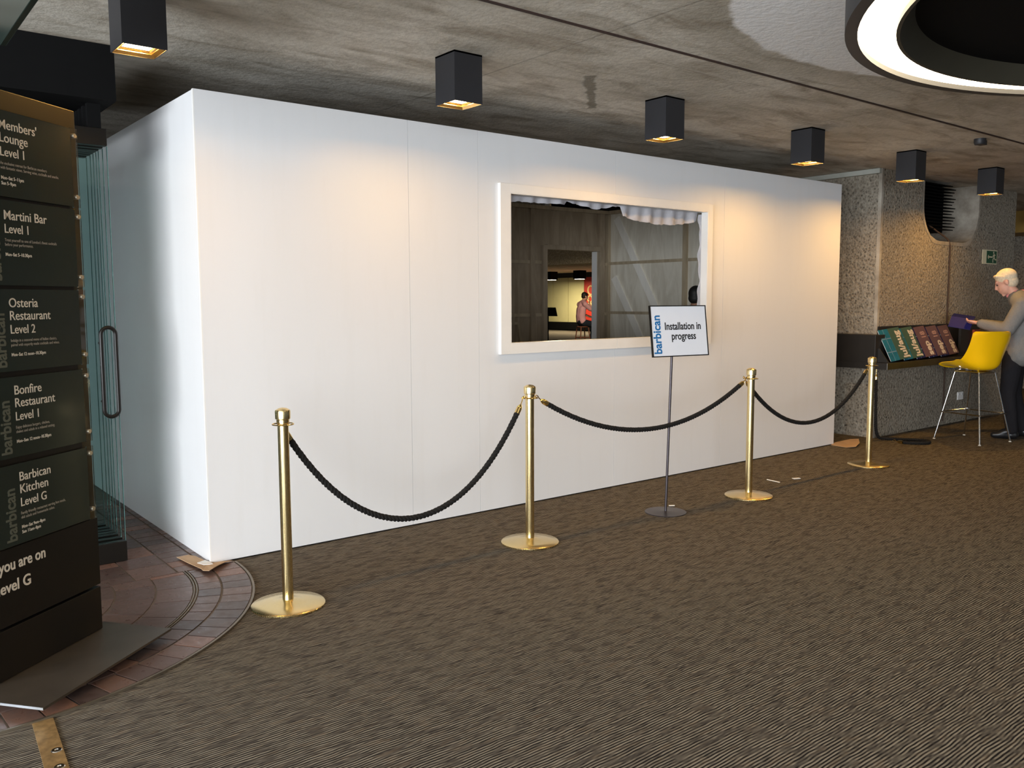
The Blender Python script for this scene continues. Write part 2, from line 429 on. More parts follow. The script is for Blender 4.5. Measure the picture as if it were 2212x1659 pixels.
for j in range(4):
    x1 = CX+1.136-j*0.228
    for k in range(9): rectbrick(x1-0.226, x1, CY+k*0.225-(j % 2)*0.11 if k else CY, CY+(k+1)*0.225-(j % 2)*0.11)
def arctrim(name, r0, r1, z1, m):
    bm = bmesh.new(); N = 60; a = [math.pi+i*math.pi/N for i in range(N+1)]
    prism(bm, [(CX+r1*math.cos(t), CY+r1*math.sin(t)) for t in a]+[(CX+r0*math.cos(t), CY+r0*math.sin(t)) for t in a[::-1]], 0.0, z1)
    return struct(obj(name, bm, m))
TRIMM = mat('apron_edge_strip', (0.20, 0.165, 0.12), 0.4, 0.7, var=0.2)
arctrim('trim_2', 1.467, 1.479, 0.011, TRIMM); arctrim('trim_3', 1.166, 1.172, 0.011, TRIMM); arctrim('trim_4', 1.180, 1.186, 0.011, TRIMM)

# door header and vestibule behind the glass leaves
struct(B('trim_5', MATTE, [(-4.5, -0.345, 0.26, 2.2, 2.67, HC)]))
struct(B('wall_vestibule_and_blocker', mat('vestibule_dark', (0.03, 0.032, 0.03), 0.7, var=0.2), [(-4.6, -1.75, 6.6, 6.8, 0, HC), (-1.75, 0.35, 6.6, 6.8, 0, HC), (-4.8, -4.6, 0.2, 2.8, 0, HC), (-4.8, -4.6, 2.8, 6.8, 2.55, HC), (-4.6, -1.06, 1.0, 1.1, 0, 2.67)]))  # last box is an added cross wall that keeps daylight off the booth side

# concrete wall on the right with its U-shaped niche
def wall_right():
    x0, x1, y0 = 7.417, 10.92, -0.04
    bm = bmesh.new()
    U = []
    xa, xb, zb, rr = 8.36, 9.81, 2.23, 0.42
    U.append((xa, HC))
    for i in range(9):
        a = math.pi+i*math.pi/16; U.append((xa+rr+rr*math.cos(a), zb+rr+rr*math.sin(a)))
    for i in range(9):
        a = 1.5*math.pi+i*math.pi/16; U.append((xb-rr+rr*math.cos(a), zb+rr+rr*math.sin(a)))
    U.append((xb, HC))
    pts = [(x0, 0), (x1, 0), (x1, HC)]+U[::-1]+[(x0, HC)]
    prism(bm, pts, y0, 0.55, 'y')
    box(bm, x0, x1, 0.55, 3.0, 0, HC)
    w = struct(obj('wall_right', bm, HAMMER))
    # smooth arrises
    bm = bmesh.new(); box(bm, x0-0.004, x0+0.035, y0-0.004, y0+0.035, 0, HC)
    obj('arris', bm, SMOOTH, w)
    bm = bmesh.new(); box(bm, xa, xb, 0.44, 0.552, 2.2, HC); obj('niche_back', bm, SMOOTH, w)
    bm = bmesh.new()
    o = [(p[0], p[1]) for p in U]; cxm = (xa+xb)/2
    inn = [(p[0]+(0.012 if p[0] < cxm-0.3 else (-0.012 if p[0] > cxm+0.3 else 0)), p[1]+0.012*(1 if p[1] < zb+.05 else 0)) for p in U]
    out = [(p[0]-(0.03 if p[0] < cxm-0.3 else (-0.03 if p[0] > cxm+0.3 else 0)), p[1]-0.03*(1 if p[1] < zb+.05 else 0.3*(p[1] < HC-.1))) for p in U]
    n = len(U); va = [bm.verts.new((p[0], y0-0.004, p[1])) for p in out]; vb = [bm.verts.new((p[0], y0-0.004, p[1])) for p in inn]; vc = [bm.verts.new((p[0], 0.44, p[1])) for p in inn]
    for i in range(n-1):
        bm.faces.new((va[i], va[i+1], vb[i+1], vb[i])); bm.faces.new((vb[i], vb[i+1], vc[i+1], vc[i]))
    obj('niche_lining', bm, SMOOTH, w, smooth=True)
    return w
wall_right()
struct(B('trim_6', mat('pale_metal_angle', (0.42, 0.43, 0.38), 0.5, var=0.1), [(7.36, 7.417, -0.04, 2.6, HC-0.055, HC-0.004)]))
struct(B('wall_corridor', HAMMER, [(14.5, 15.0, -2.5, 3.0, 0, HC), (10.92, 14.5, 2.6, 3.0, 0, HC)]))

# ------------------------------------------------------------------ the white booth
L, HB, YB = 6.685, 2.7446, 3.41
booth = thing('exhibition_booth', 'large white boxy booth with a framed window opening under the concrete ceiling', 'booth', (0, 0, 0))
TH = 0.02; z0 = 0.010
def panel(name, m, boxes): return B(name, m, boxes, booth, bevel=0)
HX0, HX1, HZ0, HZ1 = 2.245, 4.485, 1.235, 2.330
g = 0.0012
panel('front_board', WHITE, [(0, 1.40-g, 0, TH, z0, HB)])
panel('front_board', WHITE, [(1.40+g, 1.976-g, 0, TH, z0, HB)])
panel('front_board', WHITE, [(1.976+g, HX0, 0, TH, z0, HB), (HX0, 3.355-g, 0, TH, z0, HZ0), (HX0, 3.355-g, 0, TH, HZ1, HB)])
panel('front_board', WHITE, [(HX1, 4.75-g, 0, TH, z0, HB), (3.355+g, HX1, 0, TH, z0, HZ0), (3.355+g, HX1, 0, TH, HZ1, HB)])
panel('front_board', WHITE, [(4.75+g, L, 0, TH, z0, HB)])
panel('side_board', WGLOSS, [(-0.0, TH, TH+0.001, YB, z0, HB)])
panel('corner_trim', WTRIM, [(-0.006, 0.0, 0.0, 0.022, z0, HB)])
panel('end_board', PLY, [(L-TH, L, TH, YB, z0, HB)])
DX0, DX1, DZ = 5.53, 6.46, 2.20
panel('back_board', PLYD, [(TH, 5.27, YB, YB+TH, z0, HB)])
panel('back_board', PLYD, [(5.272, DX0, YB, YB+TH, z0, HB), (DX1, L, YB, YB+TH, z0, HB), (DX0, DX1, YB, YB+TH, DZ, HB)])
def batten(m, x0, x1, y0, y1, a, b, nm='batten'): return B(nm, m, [(x0, x1, y0, y1, a, b)], booth)
# sole plates, front studs and rails seen through the opening
batten(MATTE, 0.03, L-0.03, TH+0.002, TH+0.04, 0.0, 0.05, 'sole_plate'); batten(MATTE, 0.025, 0.06, TH+.05, YB-.01, 0.0, 0.05, 'sole_plate')
batten(MATTE, L-0.06, L-0.025, TH+.05, YB-.01, 0.0, 0.05, 'sole_plate')
for xs in (0.05, 1.40, 1.976, 4.75, L-0.06): batten(PINE, xs-0.024, xs+0.024, TH, TH+0.045, 0.05, HB-0.02, 'stud')
batten(PINE, 3.331, 3.379, TH, TH+.045, .05, HZ0-.05, 'stud'); batten(PINE, 3.331, 3.379, TH, TH+.045, HZ1+.05, HB-.02, 'stud')
# window lining
for bx in ((HX0+.0005, HX0+0.006, -0.031, 0.038, HZ0+.0005, HZ1-.0005), (HX1-0.006, HX1-.0005, -0.031, 0.038, HZ0+.0005, HZ1-.0005), (HX0+.006, HX1-.006, -0.031, 0.038, HZ0+.0005, HZ0+.006), (HX0+.006, HX1-.006, -0.031, 0.038, HZ1-.006, HZ1-.0005)):
    panel('window_lining', WTRIM, [bx])
cas = thing.__call__ if False else None
FX0, FX1, FZ0, FZ1 = 2.153, 4.553, 1.158, 2.396
wf = B('window_frame', WTRIM, [(FX0, HX0, -0.032, 0.0, FZ0, FZ1)], booth, bevel=0.002)
B('casing', WTRIM, [(HX1, FX1, -0.032, 0.0, FZ0, FZ1)], wf, bevel=0.002)
for a, b in ((HX0, 3.355-.001), (3.355+.001, HX1)):
    B('casing', WTRIM, [(a, b, -0.032, 0.0, HZ1, FZ1)], wf, bevel=0.001); B('casing', WTRIM, [(a, b, -0.032, 0.0, FZ0, HZ0)], wf, bevel=0.001)
# back wall timbers
for xs in (4.2, 5.265, 3.1): batten(PLYD, xs, xs+0.07, YB-0.05, YB, 0.05, HB-0.05, 'stud')
batten(PINE, TH, L-TH, YB-0.045, YB, HB-0.045, HB, 'top_rail')
for a, b in ((TH, 5.26), (5.34, DX0-0.075), (DX1+0.07, L-TH)):
    for zz in (2.035, 1.37, 0.7): batten(PINE, a, b, YB-0.03, YB, zz-0.02, zz+0.02, 'rail')
batten(PLYD, DX0-0.07, DX0, YB-0.06, YB, 0.05, DZ+0.05, 'door_post'); batten(PLYD, DX1, DX1+0.09, YB-0.06, YB, 0.05, HB-.05, 'door_post'); batten(PLYD, DX0, DX1, YB-0.06, YB, DZ, DZ+0.06, 'door_head')
batten(WTRIM, DX1-0.012, DX1, YB, YB+0.09, 0.02, DZ, 'door_lining')
# right wall timbers
XR = L-TH
batten(PINE, XR-0.05, XR, YB-0.05, YB, 0.05, HB-.05, 'stud'); batten(PINE, XR-0.045, XR, TH+.05, YB-.05, HB-0.045, HB, 'top_rail')
batten(PINE, XR-0.045, XR, 2.02, 2.075, 0.05, HB-.05, 'stud'); batten(PINE, XR-0.045, XR, 0.75, 0.8, 0.05, HB-.05, 'stud')
for zz in (2.045, 1.385, 0.7):
    for a, b in ((2.08, YB-.055), (0.81, 2.015)): batten(PINE, XR-0.03, XR, a, b, zz-0.018, zz+0.018, 'rail')
def brace(y1, z1, y2, z2):
    bm = bmesh.new(); beam(bm, (XR-0.012, y1, z1), (XR-0.012, y2, z2), 0.10, 0.022, (1, 0, 0)); obj('brace', bm, PINEW, booth)
brace(3.24, 2.64, 2.20, 0.90); brace(3.28, 1.86, 2.72, 0.95)
bm = bmesh.new(); beam(bm, (4.2, YB-0.10, 1.22), (4.9, YB-.02, 1.22), 0.02, 0.02); 
bm.free()
bm = bmesh.new(); beam(bm, (5.06, YB-0.03, 1.27), (5.18, YB-0.03, 0.60), 0.04, 0.03); obj('brace', bm, PINE, booth); bm = bmesh.new(); beam(bm, (4.7, YB-0.03, 1.27), (5.07, YB-0.03, 1.27), 0.035, 0.03); obj('brace', bm, PINE, booth)
# torn paper hanging behind the opening
def paper(name, prof):
    """prof: list of (point_top, point_bottom)"""
    bm = bmesh.new(); rows = []
    for a, b in prof:
        a, b = Vector(a), Vector(b); rows.append([bm.verts.new(a.lerp(b, i/4)) for i in range(5)])
    for p, q in zip(rows, rows[1:]):
        for i in range(4): bm.faces.new((p[i], p[i+1], q[i+1], q[i]))
    r = bmesh.ops.solidify(bm, geom=bm.faces[:], thickness=0.002)
    return obj(name, bm, CLOTH, booth, smooth=True)
pr = []
N = 90
for i in range(N+1):
    t = i/N; x = 2.27+t*(4.47-2.27)
    dr = 0.035*(1-t)**1.5+0.012 if t < 0.28 else (0.045*max(0, 1-abs(t-0.42)/0.14)+0.006 if t < 0.56 else 0.075+0.055*math.sin((t-.56)/.44*math.pi)**0.7)
    dr += 0.012*mnoise.noise(Vector((t*40, 2, 0)))
    w = 0.012*math.sin(t*95)+0.008*math.sin(t*41+1)
    pr.append(((x, 0.072+w*0.3, HZ1+0.02), (x, 0.075+w+0.02*t, HZ1-dr-(0.03 if t > .56 else 0.0)*0)))
paper('torn_paper', pr)
pr = []
for i in range(50):
    t = i/49; zz = HZ1-0.02-t*(HZ1-HZ0-0.02)
    wv = 0.022+0.014*math.sin(t*19+1)+0.010*math.sin(t*43)+0.006*mnoise.noise(Vector((t*30, 5, 1)))
    pr.append(((HX1-0.004, 0.0385, zz), (HX1-0.014+0.2*wv, 0.044+0.9*wv, zz)))
paper('torn_paper', pr)

# ------------------------------------------------------------------ brass rope posts
def stanchion():
    t = thing('rope_post', '', 'rope post', group='brass rope posts in front of the booth')
    bm = bmesh.new(); lathe(bm, [(0, 0.0), (0.182, 0.0), (0.186, 0.004), (0.186, 0.010), (0.181, 0.0145), (0.11, 0.021), (0.055, 0.029), (0.032, 0.036), (0.0, 0.037)], 64); obj('base', bm, BRASS, t, smooth=True)
    bm = bmesh.new(); lathe(bm, [(0.0, 0.03), (0.0275, 0.03), (0.0275, 0.96), (0.0, 0.96)], 40); obj('pole', bm, BRASS, t, smooth=True)
    bm = bmesh.new(); lathe(bm, [(0.0, 0.948), (0.032, 0.948), (0.032, 0.962), (0.0375, 0.966), (0.0385, 1.003), (0.036, 1.010), (0.020, 1.019), (0.0, 1.0225)], 40); obj('cap', bm, BRASS, t, smooth=True)
    bm = bmesh.new(); tube(bm, [(0.052*math.cos(a*math.pi/20), 0.052*math.sin(a*math.pi/20), 0.938) for a in range(40)], 0.0035, 8, True); 
    for k in range(4):
        a = k*math.pi/2+.4; tube(bm, [(0.026*math.cos(a), 0.026*math.sin(a), 0.938), (0.052*math.cos(a), 0.052*math.sin(a), 0.938)], 0.003, 6)
    obj('rope_ring', bm, BRASSP, t, smooth=True)
    return t
SP = [(0.065, -0.933), (1.760, -0.8305), (3.938, -0.919), (5.884, -0.842)]
SL = ['nearest brass rope post with its round base beside the brick apron', 'second brass rope post from the brick apron, standing before the window casing',
      'third brass rope post, just right of the small sign stand', 'farthest brass rope post, past the right end of the white booth']
st = stanchion(); st['label'] = SL[0]; st.location = (*SP[0], 0)
for (x, y), lb in zip(SP[1:], SL[1:]): dup(st, (x, y, 0), None, lb)

def twisted(path, parent, rr=0.0098, off=0.0085, pitch=0.075, ds=0.007):
    P = [Vector(p) for p in path]; cum = [0]
    for a, b in zip(P, P[1:]): cum.append(cum[-1]+(b-a).length)
    n = int(cum[-1]/ds); pts = []; j = 0
    for i in range(n+1):
        s = cum[-1]*i/n
        while j < len(P)-2 and cum[j+1] < s: j += 1
        f = (s-cum[j])/max(1e-9, cum[j+1]-cum[j]); pts.append((P[j].lerp(P[j+1], min(1, f)), s))
    bm = bmesh.new()
    tg = [(pts[min(i+1, n)][0]-pts[max(i-1, 0)][0]).normalized() for i in range(n+1)]
    s0 = tg[0].orthogonal().normalized(); ss = []
    for t in tg:
        s0 = (s0-t*s0.dot(t)).normalized(); ss.append(s0.copy())
    for k in range(3):
        path = []
        for (p, s), t, sd in zip(pts, tg, ss):
            a = 2*math.pi*(s/pitch+k/3); u = t.cross(sd); path.append(p+sd*(off*math.cos(a))+u*(off*math.sin(a)))
        tube(bm, path, rr, 6)
    return obj('cord', bm, ROPE, parent, smooth=True)
def ferrule(parent, a, b):
    """a: ring side, b: rope side"""
    a, b = Vector(a), Vector(b); d = (b-a).normalized(); Lh = (b-a).length
    m = d.to_track_quat('Z', 'Y').to_matrix().to_4x4(); m.translation = a
    bm = bmesh.new(); h0 = Lh*0.42
    lathe(bm, [(0, h0), (0.008, h0), (0.0165, h0+0.018), (0.0175, h0+0.022), (0.0175, Lh), (0.0, Lh)], 20, mtx=m); f = obj('end_cap', bm, BRASSP, parent, smooth=True)
    bm = bmesh.new(); pp = [a+d*(h0*0.95), a+d*(h0*0.6)]
    up2 = Vector((0, 0, 1)); pp = [a+d*(h0*1.1), a+d*(h0*0.55)+up2*.004, a+d*(h0*0.25)+up2*0.014, a-d*0.004+up2*0.012, a-d*.012+up2*0.0, a-d*.006-up2*0.006]
    tube(bm, pp, 0.0035, 8); obj('hook', bm, BRASSP, parent, smooth=True)
def rope(i, lowz, label, name='barrier_rope', start=None):
    a0, b0 = Vector((*SP[i], 0.938)), Vector((*SP[i+1], 0.938)); hd = (b0-a0); hd.z = 0; span = hd.length; hd.normalize()
    a = a0+hd*0.054; b = b0-hd*0.054
    if start: a = a0+Vector((*start, 0)); hd = (b-a); hd.z = 0; hd.normalize()
    Lh = (b-a).length; sag = 0.938-lowz
    # catenary parameter
    lo, hi = 0.05, 20.0
    for _ in range(60):
        c = (lo+hi)/2
        if c*(math.cosh(Lh/2/c)-1) > sag: lo = c
        else: hi = c
    pts = []
    for k in range(121):
        x = Lh*k/120; z = 0.938-sag+c*(math.cosh((x-Lh/2)/c)-1); p = a+hd*x; pts.append(Vector((p.x, p.y, z)))
    # split off hook + ferrule of 95 mm each end
    def cut(P):
        s = 0
        for i in range(len(P)-1):
            s += (P[i+1]-P[i]).length
            if s > 0.098: return i+1
    i0 = cut(pts); i1 = cut(pts[::-1])
    t = thing(name, label, 'rope', a, group='black rope spans between the brass posts')
    loc = [p-a for p in pts]
    ferrule(t, loc[0], loc[i0]); ferrule(t, loc[-1], loc[-1-i1])
    twisted([loc[i0-1]]+loc[i0:len(loc)-i1+1], t)
rope(0, 0.312, 'black twisted rope sagging lowest, between the two nearest brass posts', start=(0.004, 0.054))
rope(1, 0.640, 'black twisted rope crossing the sign stand pole between the middle brass posts')
rope(2, 0.500, 'black twisted rope running from the third brass post past the booth corner', start=(-0.030, 0.046))
# loose rope hanging from the last post
t = thing('loose_rope', 'black rope hanging from the brochure shelf and looping on the carpet', 'rope', (7.15, -0.2, 0))
pt = [(0.0, 0.0, 0.69), (0.004, -0.002, 0.55), (0.02, 0.0, 0.28), (0.06, 0.01, 0.12), (0.15, 0.02, 0.035), (0.25, -0.03, 0.0195), (0.31, -0.14, 0.0195), (0.40, -0.27, 0.0195), (0.425, -0.36, 0.0195), (0.36, -0.435, 0.0195), (0.26, -0.42, 0.0195), (0.17, -0.33, 0.0195), (0.135, -0.26, 0.0195)]
def crom(P, n=10):
    P = [Vector(p) for p in P]; Q = [2*P[0]-P[1]]+P+[2*P[-1]-P[-2]]; out = []
    for i in range(1, len(Q)-2):
        for k in range(n):
            t = k/n; p0, p1, p2, p3 = Q[i-1:i+3]
            out.append(0.5*((2*p1)+(p2-p0)*t+(2*p0-5*p1+4*p2-p3)*t*t+(3*p1-p0-3*p2+p3)*t**3))
    out.append(P[-1]); return out
twisted(crom(pt), t)
ferrule(t, (0.0, 0.0, 0.785), (0.0, 0.0, 0.685)); ferrule(t, (0.158, -0.14, 0.0185), (0.136, -0.255, 0.0185))

# ------------------------------------------------------------------ "Installation in progress" sign stand
sg = thing('sign_stand', 'slim metal stand holding a white Installation in progress sign', 'sign', (3.040, -0.848, 0))
bm = bmesh.new(); lathe(bm, [(0, 0), (0.150, 0), (0.152, 0.003), (0.150, 0.006), (0.02, 0.009), (0.0, 0.012)], 56); obj('base', bm, GUN, sg, smooth=True)
bm = bmesh.new(); ptop = Vector((0.060, 0.012, 1.22)); tube(bm, [(0, 0, 0.008), ptop*0.5, ptop], 0.0095, 14); obj('pole', bm, GUN, sg, smooth=True)
sa = R(-9.0); sx = Vector((math.cos(sa), math.sin(sa), 0)); nrm = Vector((math.sin(sa), -math.cos(sa), 0))
tilt = R(7.5); sy = (Z*math.cos(tilt)-nrm*math.sin(tilt)).normalized()
SW, SH = 0.508, 0.356
pc = Vector((0.060, -0.040, 1.152)); F = frame(pc-sx*(SW*0.43), sx, sy)
pn = obj('sign_panel', (lambda bm: (box(bm, 0, SW, 0, SH, -0.010, 0.0), bm)[1])(bmesh.new()), CARD, sg, mtx=F)
fbm = bmesh.new(); w = 0.007
for b in ((-w, SW+w, -w, 0, -.012, .004), (-w, SW+w, SH, SH+w, -.012, .004), (-w, 0, 0, SH, -.012, .004), (SW, SW+w, 0, SH, -.012, .004)): box(fbm, *b)
obj('sign_frame', fbm, BLACKS, pn, mtx=F)
text('lettering', 'Installation in', 0.0760, INK, pn, F @ Matrix.Translation((0.288, 0.188, 0.0006)), bold=0.017, align='CENTER', xs=0.84)
text('lettering', 'progress', 0.0760, INK, pn, F @ Matrix.Translation((0.290, 0.116, 0.0006)), bold=0.017, align='CENTER', xs=0.86)
text('lettering', 'barbican', 0.096, BLUE, pn, F @ Matrix.Translation((0.078, 0.014, 0.0006)) @ Matrix.Rotation(R(90), 4, 'Z'), bold=0.024, xs=0.86)
# ------------------------------------------------------------------ directory totem at the left
TA = Vector((-0.798, -0.826, 0)); td = Vector((0.780, 0.625, 0)).normalized(); tn = Vector((td.y, -td.x, 0))
tot = thing('directory_totem', 'tall dark directory totem listing restaurants and bars level by level', 'sign', (0, 0, 0))
TW = 0.60; DEP = 0.16
FT = frame(TA-td*TW, td, Z)   # local x: along the face to its right edge, y: up, z: toward viewer
def tb(name, m, boxes, par=tot, bevel=0):
    bm = bmesh.new()
    for b in boxes: box(bm, *b)
    return obj(name, bm, m, par, mtx=FT, bevel=bevel)
tb('column', BRONZE, [(0, TW+0.012, 0.275, 2.378, -DEP, -0.012)], bevel=0.003)
tb('lower_panel', BLACKS, [(0, TW+0.012, 0.268, 0.575, -0.012, 0.0)])
tb('backing_strip', BLACKS, [(0, TW-0.05, 0.58, 2.30, -0.012, -0.008)])
tb('recess', MATTE, [(0.02, TW-0.03, 0.255, 0.275, -DEP+.02, -0.03)])
tb('plinth', BLACKS, [(0, TW+0.012, 0.058, 0.256, -DEP, 0.0)], bevel=0.002)
bp = obj('base_plate', (lambda bm: (prism(bm, [(-1.160, -1.525), (-0.544, -1.022), (-0.763, -0.733), (-1.45, -1.16)], 0.046, 0.056), bm)[1])(bmesh.new()), DPLATE, tot)
for q_ in ((-0.95, -0.75, -0.98, -0.82, 0.008, 0.046), (-1.25, -1.05, -1.25, -1.10, 0.008, 0.046)): B('foot', MATTE, [q_], tot)
bm = bmesh.new(); prism(bm, [(-1.1605, -1.5262), (-1.158, -1.5225), (-1.448, -1.1575), (-1.4505, -1.1612)], 0.047, 0.0565); obj('plate_edge', bm, STEEL, tot)
PAN = [(1.96, 2.298, ["Members'", 'Lounge'], 'Level 1', ['An exclusive retreat for Barbican members', 'with fantastic views. Serving wine, cocktails and snacks.'], ['Mon–Sat 5–11pm', 'Sun 5–9pm']),
       (1.615, 1.953, ['Martini Bar'], 'Level 1', ["Treat yourself to one of London's finest cocktails", 'before your performance.'], ['Mon–Sat 5–10.30pm']),
       (1.276, 1.606, ['Osteria', 'Restaurant'], 'Level 2', ['Indulge in a seasonal menu of Italian classics,', 'paired with expertly made cocktails and wines.'], ['Mon–Sat 12 noon–10.30pm']),
       (0.932, 1.259, ['Bonfire', 'Restaurant'], 'Level 1', ['Enjoy delicious burgers, chicken,', 'shakes and salads in a relaxed setting.'], ['Mon–Sun 12 noon–10.30pm']),
       (0.580, 0.910, ['Barbican', 'Kitchen'], 'Level G', ['Family friendly restaurant serving hot meals,', 'deli salads and homemade cakes.'], ['Mon–Sat 9am–8pm', 'Sun 11am–8pm'])]
for a, b, heads, lev, para, hrs in PAN:
    p = tb('sign_panel', GREENP, [(0.0, TW-0.040, a+0.003, b-0.003, 0.0, 0.006)])
    tb('acrylic_margin', ACRY, [(TW-0.040, TW+0.0, a, b, 0.0, 0.006)], p)
    for zz in (a+0.045, b-0.032):
        bm = bmesh.new(); lathe(bm, [(0, -0.012), (0.010, -0.012), (0.010, 0.010), (0.0095, 0.012), (0, 0.0125)], 18, mtx=FT @ Matrix.Translation((TW-0.020, zz, 0))); obj('stud', bm, STUDM, p, smooth=True)
    xs0 = TW-0.432; top = b-(0.078 if len(heads) < 2 else 0.074)
    for i, h in enumerate(heads):
        text('lettering', h, 0.052, CREAM, p, FT @ Matrix.Translation((xs0, top-i*0.0505, 0.0062)), bold=0.006, xs=0.96)
    zz = top-len(heads)*0.052
    text('lettering', lev, 0.050, CREAM, p, FT @ Matrix.Translation((xs0, zz, 0.0062)), bold=0.004, xs=0.92)
    zz -= 0.033
    for i, s in enumerate(para): text('small_lettering', s, 0.0165, FAINT, p, FT @ Matrix.Translation((xs0, zz-i*0.0175, 0.0062)), bold=-.004, xs=0.84, ext=0.0004)
    zz -= 0.057
    for i, s in enumerate(hrs): text('small_lettering', s, 0.0185, CREAM, p, FT @ Matrix.Translation((xs0, zz-i*0.021, 0.0062)), bold=0.012, xs=0.88, ext=0.0004)
    text('vertical_lettering', 'barbican', 0.074, DULL, p, FT @ Matrix.Translation((TW-0.458, a+0.018, 0.0062)) @ Matrix.Rotation(R(90), 4, 'Z'), bold=0.024, xs=0.86)
text('lettering', 'you are on', 0.064, CREAM, tot, FT @ Matrix.Translation((TW-0.552, 0.488, 0.0005)), bold=0.018, xs=0.87)
text('lettering', 'level G', 0.064, CREAM, tot, FT @ Matrix.Translation((TW-0.566, 0.402, 0.0005)), bold=0.018, xs=0.95)

# ------------------------------------------------------------------ stacked glass door leaves
GY = [0.40, 0.50, 0.595, 0.655, 0.725, 0.80, 0.90]
ORD = ['front', 'second', 'third', 'fourth', 'fifth', 'sixth', 'rearmost']
def leaf():
    t = thing('glass_door_leaf', '', 'glass door', group='stacked sliding glass door leaves')
    B('pane', GLASS, [(-1.10, -0.003, -0.006, 0.006, 0.13, 2.44)], t)
    B('pane_edge', EDGE, [(-0.0025, 0.0, -0.006, 0.006, 0.13, 2.44)], t)
    B('bottom_shoe', BLACKS, [(-1.10, 0.0, -0.028, 0.028, 0.012, 0.13)], t, bevel=0.002)
    B('top_rail', BLACKS, [(-1.10, -0.005, -0.028, 0.028, 2.44, 2.535)], t, bevel=0.002)
    B('hanger', MATTE, [(-0.10, -0.03, -0.02, 0.02, 2.535, 2.67)], t)
    return t
lf = leaf(); lf.location = (-0.372, GY[0], 0); lf['label'] = 'front glass door leaf of the stack, with the black pull handle'
for yy, o in zip(GY[1:], ORD[1:]): dup(lf, (-0.372, yy, 0), None, o+' glass door leaf, counted back from the one with the handle')
bm = bmesh.new(); N = 12; path = []
hw, hz0, hz1 = 0.040, 0.885, 1.405
for i in range(N+1): a = math.pi*i/N; path.append((hw*math.cos(a), 0, hz1-hw+hw*math.sin(a)))
for i in range(N+1): a = math.pi+math.pi*i/N; path.append((hw*math.cos(a), 0, hz0+hw+hw*math.sin(a)))
path = [(p[0]-0.052, -0.045, p[2]) for p in path]
tube(bm, path, 0.0115, 12, True)
for zz in (hz0+.09, hz1-.09): tube(bm, [(-0.052-hw, -0.045, zz), (-0.052-hw, -0.006, zz)], 0.009, 10)
obj('pull_handle', bm, BLACKS, lf, smooth=True)

# hanging dark sign close overhead
hs = thing('hanging_sign', 'dark green glass sign hanging from the ceiling above the totem', 'sign', (-1.120, -1.9, 2.5))
B('glass_panel', GREENP, [(-0.010, 0.010, -0.9, 0.66, 0.0, 0.42)], hs, bevel=0.002)
B('hanger', BLACKS, [(-0.012, 0.012, -0.5, -0.46, 0.42, HC-2.5), (-0.012, 0.012, 0.40, 0.44, 0.42, HC-2.5)], hs)
bm = bmesh.new()
for a, b in (((0.10, 0.055), (0.14, 0.12)), ((0.14, 0.12), (0.19, 0.06)), ((0.06, 0.04), (0.24, 0.045)), ((0.05, 0.03), (0.22, 0.028))):
    beam(bm, (0.0108, a[0], a[1]), (0.0108, b[0], b[1]), 0.0035, 0.001, (1, 0, 0))
obj('line_drawing', bm, FAINT, hs)

# ------------------------------------------------------------------ ceiling downlights
SL_ = 0.1964/2; ZL = 2.695; LY = -0.649-SL_
def downlight(i, x, y, lab, energy=None):
    t = thing('ceiling_downlight', lab, 'ceiling light', (x, y, ZL), group='square black downlights in a row')
    h = HC-ZL; a = SL_; w = 0.005
    bm = bmesh.new()
    for b in ((-a, a, -a, -a+w, 0, h), (-a, a, a-w, a, 0, h), (-a, -a+w, -a+w, a-w, 0, h), (a-w, a, -a+w, a-w, 0, h), (-a, a, -a, a, h-.01, h)): box(bm, *b)
    obj('housing', bm, HOUS, t)
    bm = bmesh.new(); rings = []
    for rr, z in ((a-w, 0.001), (0.076, 0.014), (0.076, 0.019), (0.066, 0.019), (0.062, 0.027)):
        rings.append([bm.verts.new((sx*rr, sy*rr, z)) for sx, sy in ((-1, -1), (1, -1), (1, 1), (-1, 1))])
    for A, Bq in zip(rings, rings[1:]):
        for k in range(4): bm.faces.new((A[k], A[(k+1) % 4], Bq[(k+1) % 4], Bq[k]))
    obj('reflector', bm, REFL, t)
    B('lamp', LAMP, [(-0.062, 0.062, -0.062, 0.062, 0.027, 0.032)], t)
    l = bpy.data.lights.new('downlight_lamp', 'AREA'); l.shape = 'SQUARE'; l.size = 0.11; l.energy = energy or E_DOWN; l.color = C_DOWN; l.spread = R(180)
    lo = bpy.data.objects.new('downlight_lamp', l); COL.objects.link(lo); lo.parent = t; lo.location = (0, 0, 0.0255)
    return t
LX = [1.3915-1.79, 1.3915, 3.186, 4.983, 6.745, 8.5164]
LLAB = ['nearest square black downlight, above the left end of the booth', 'square black downlight left of the booth window, second of the row', 'square black downlight right above the booth window',
        'square black downlight above the right end of the booth', 'square black downlight before the concrete corner, fifth of the row', 'farthest square black downlight, beside the niche']
for i, (x, lb) in enumerate(zip(LX, LLAB)): downlight(i, x-SL_, LY, lb, E_DOWN*(0.58, 0.56, 0.82, 1.2, 1.45, 1.2)[i])
# one more in the corridor behind
tag(downlight(9, 12.7, 0.3, 'black downlight in the corridor past the concrete wall end', 12), 'black downlight in the corridor past the concrete wall end', 'ceiling light')

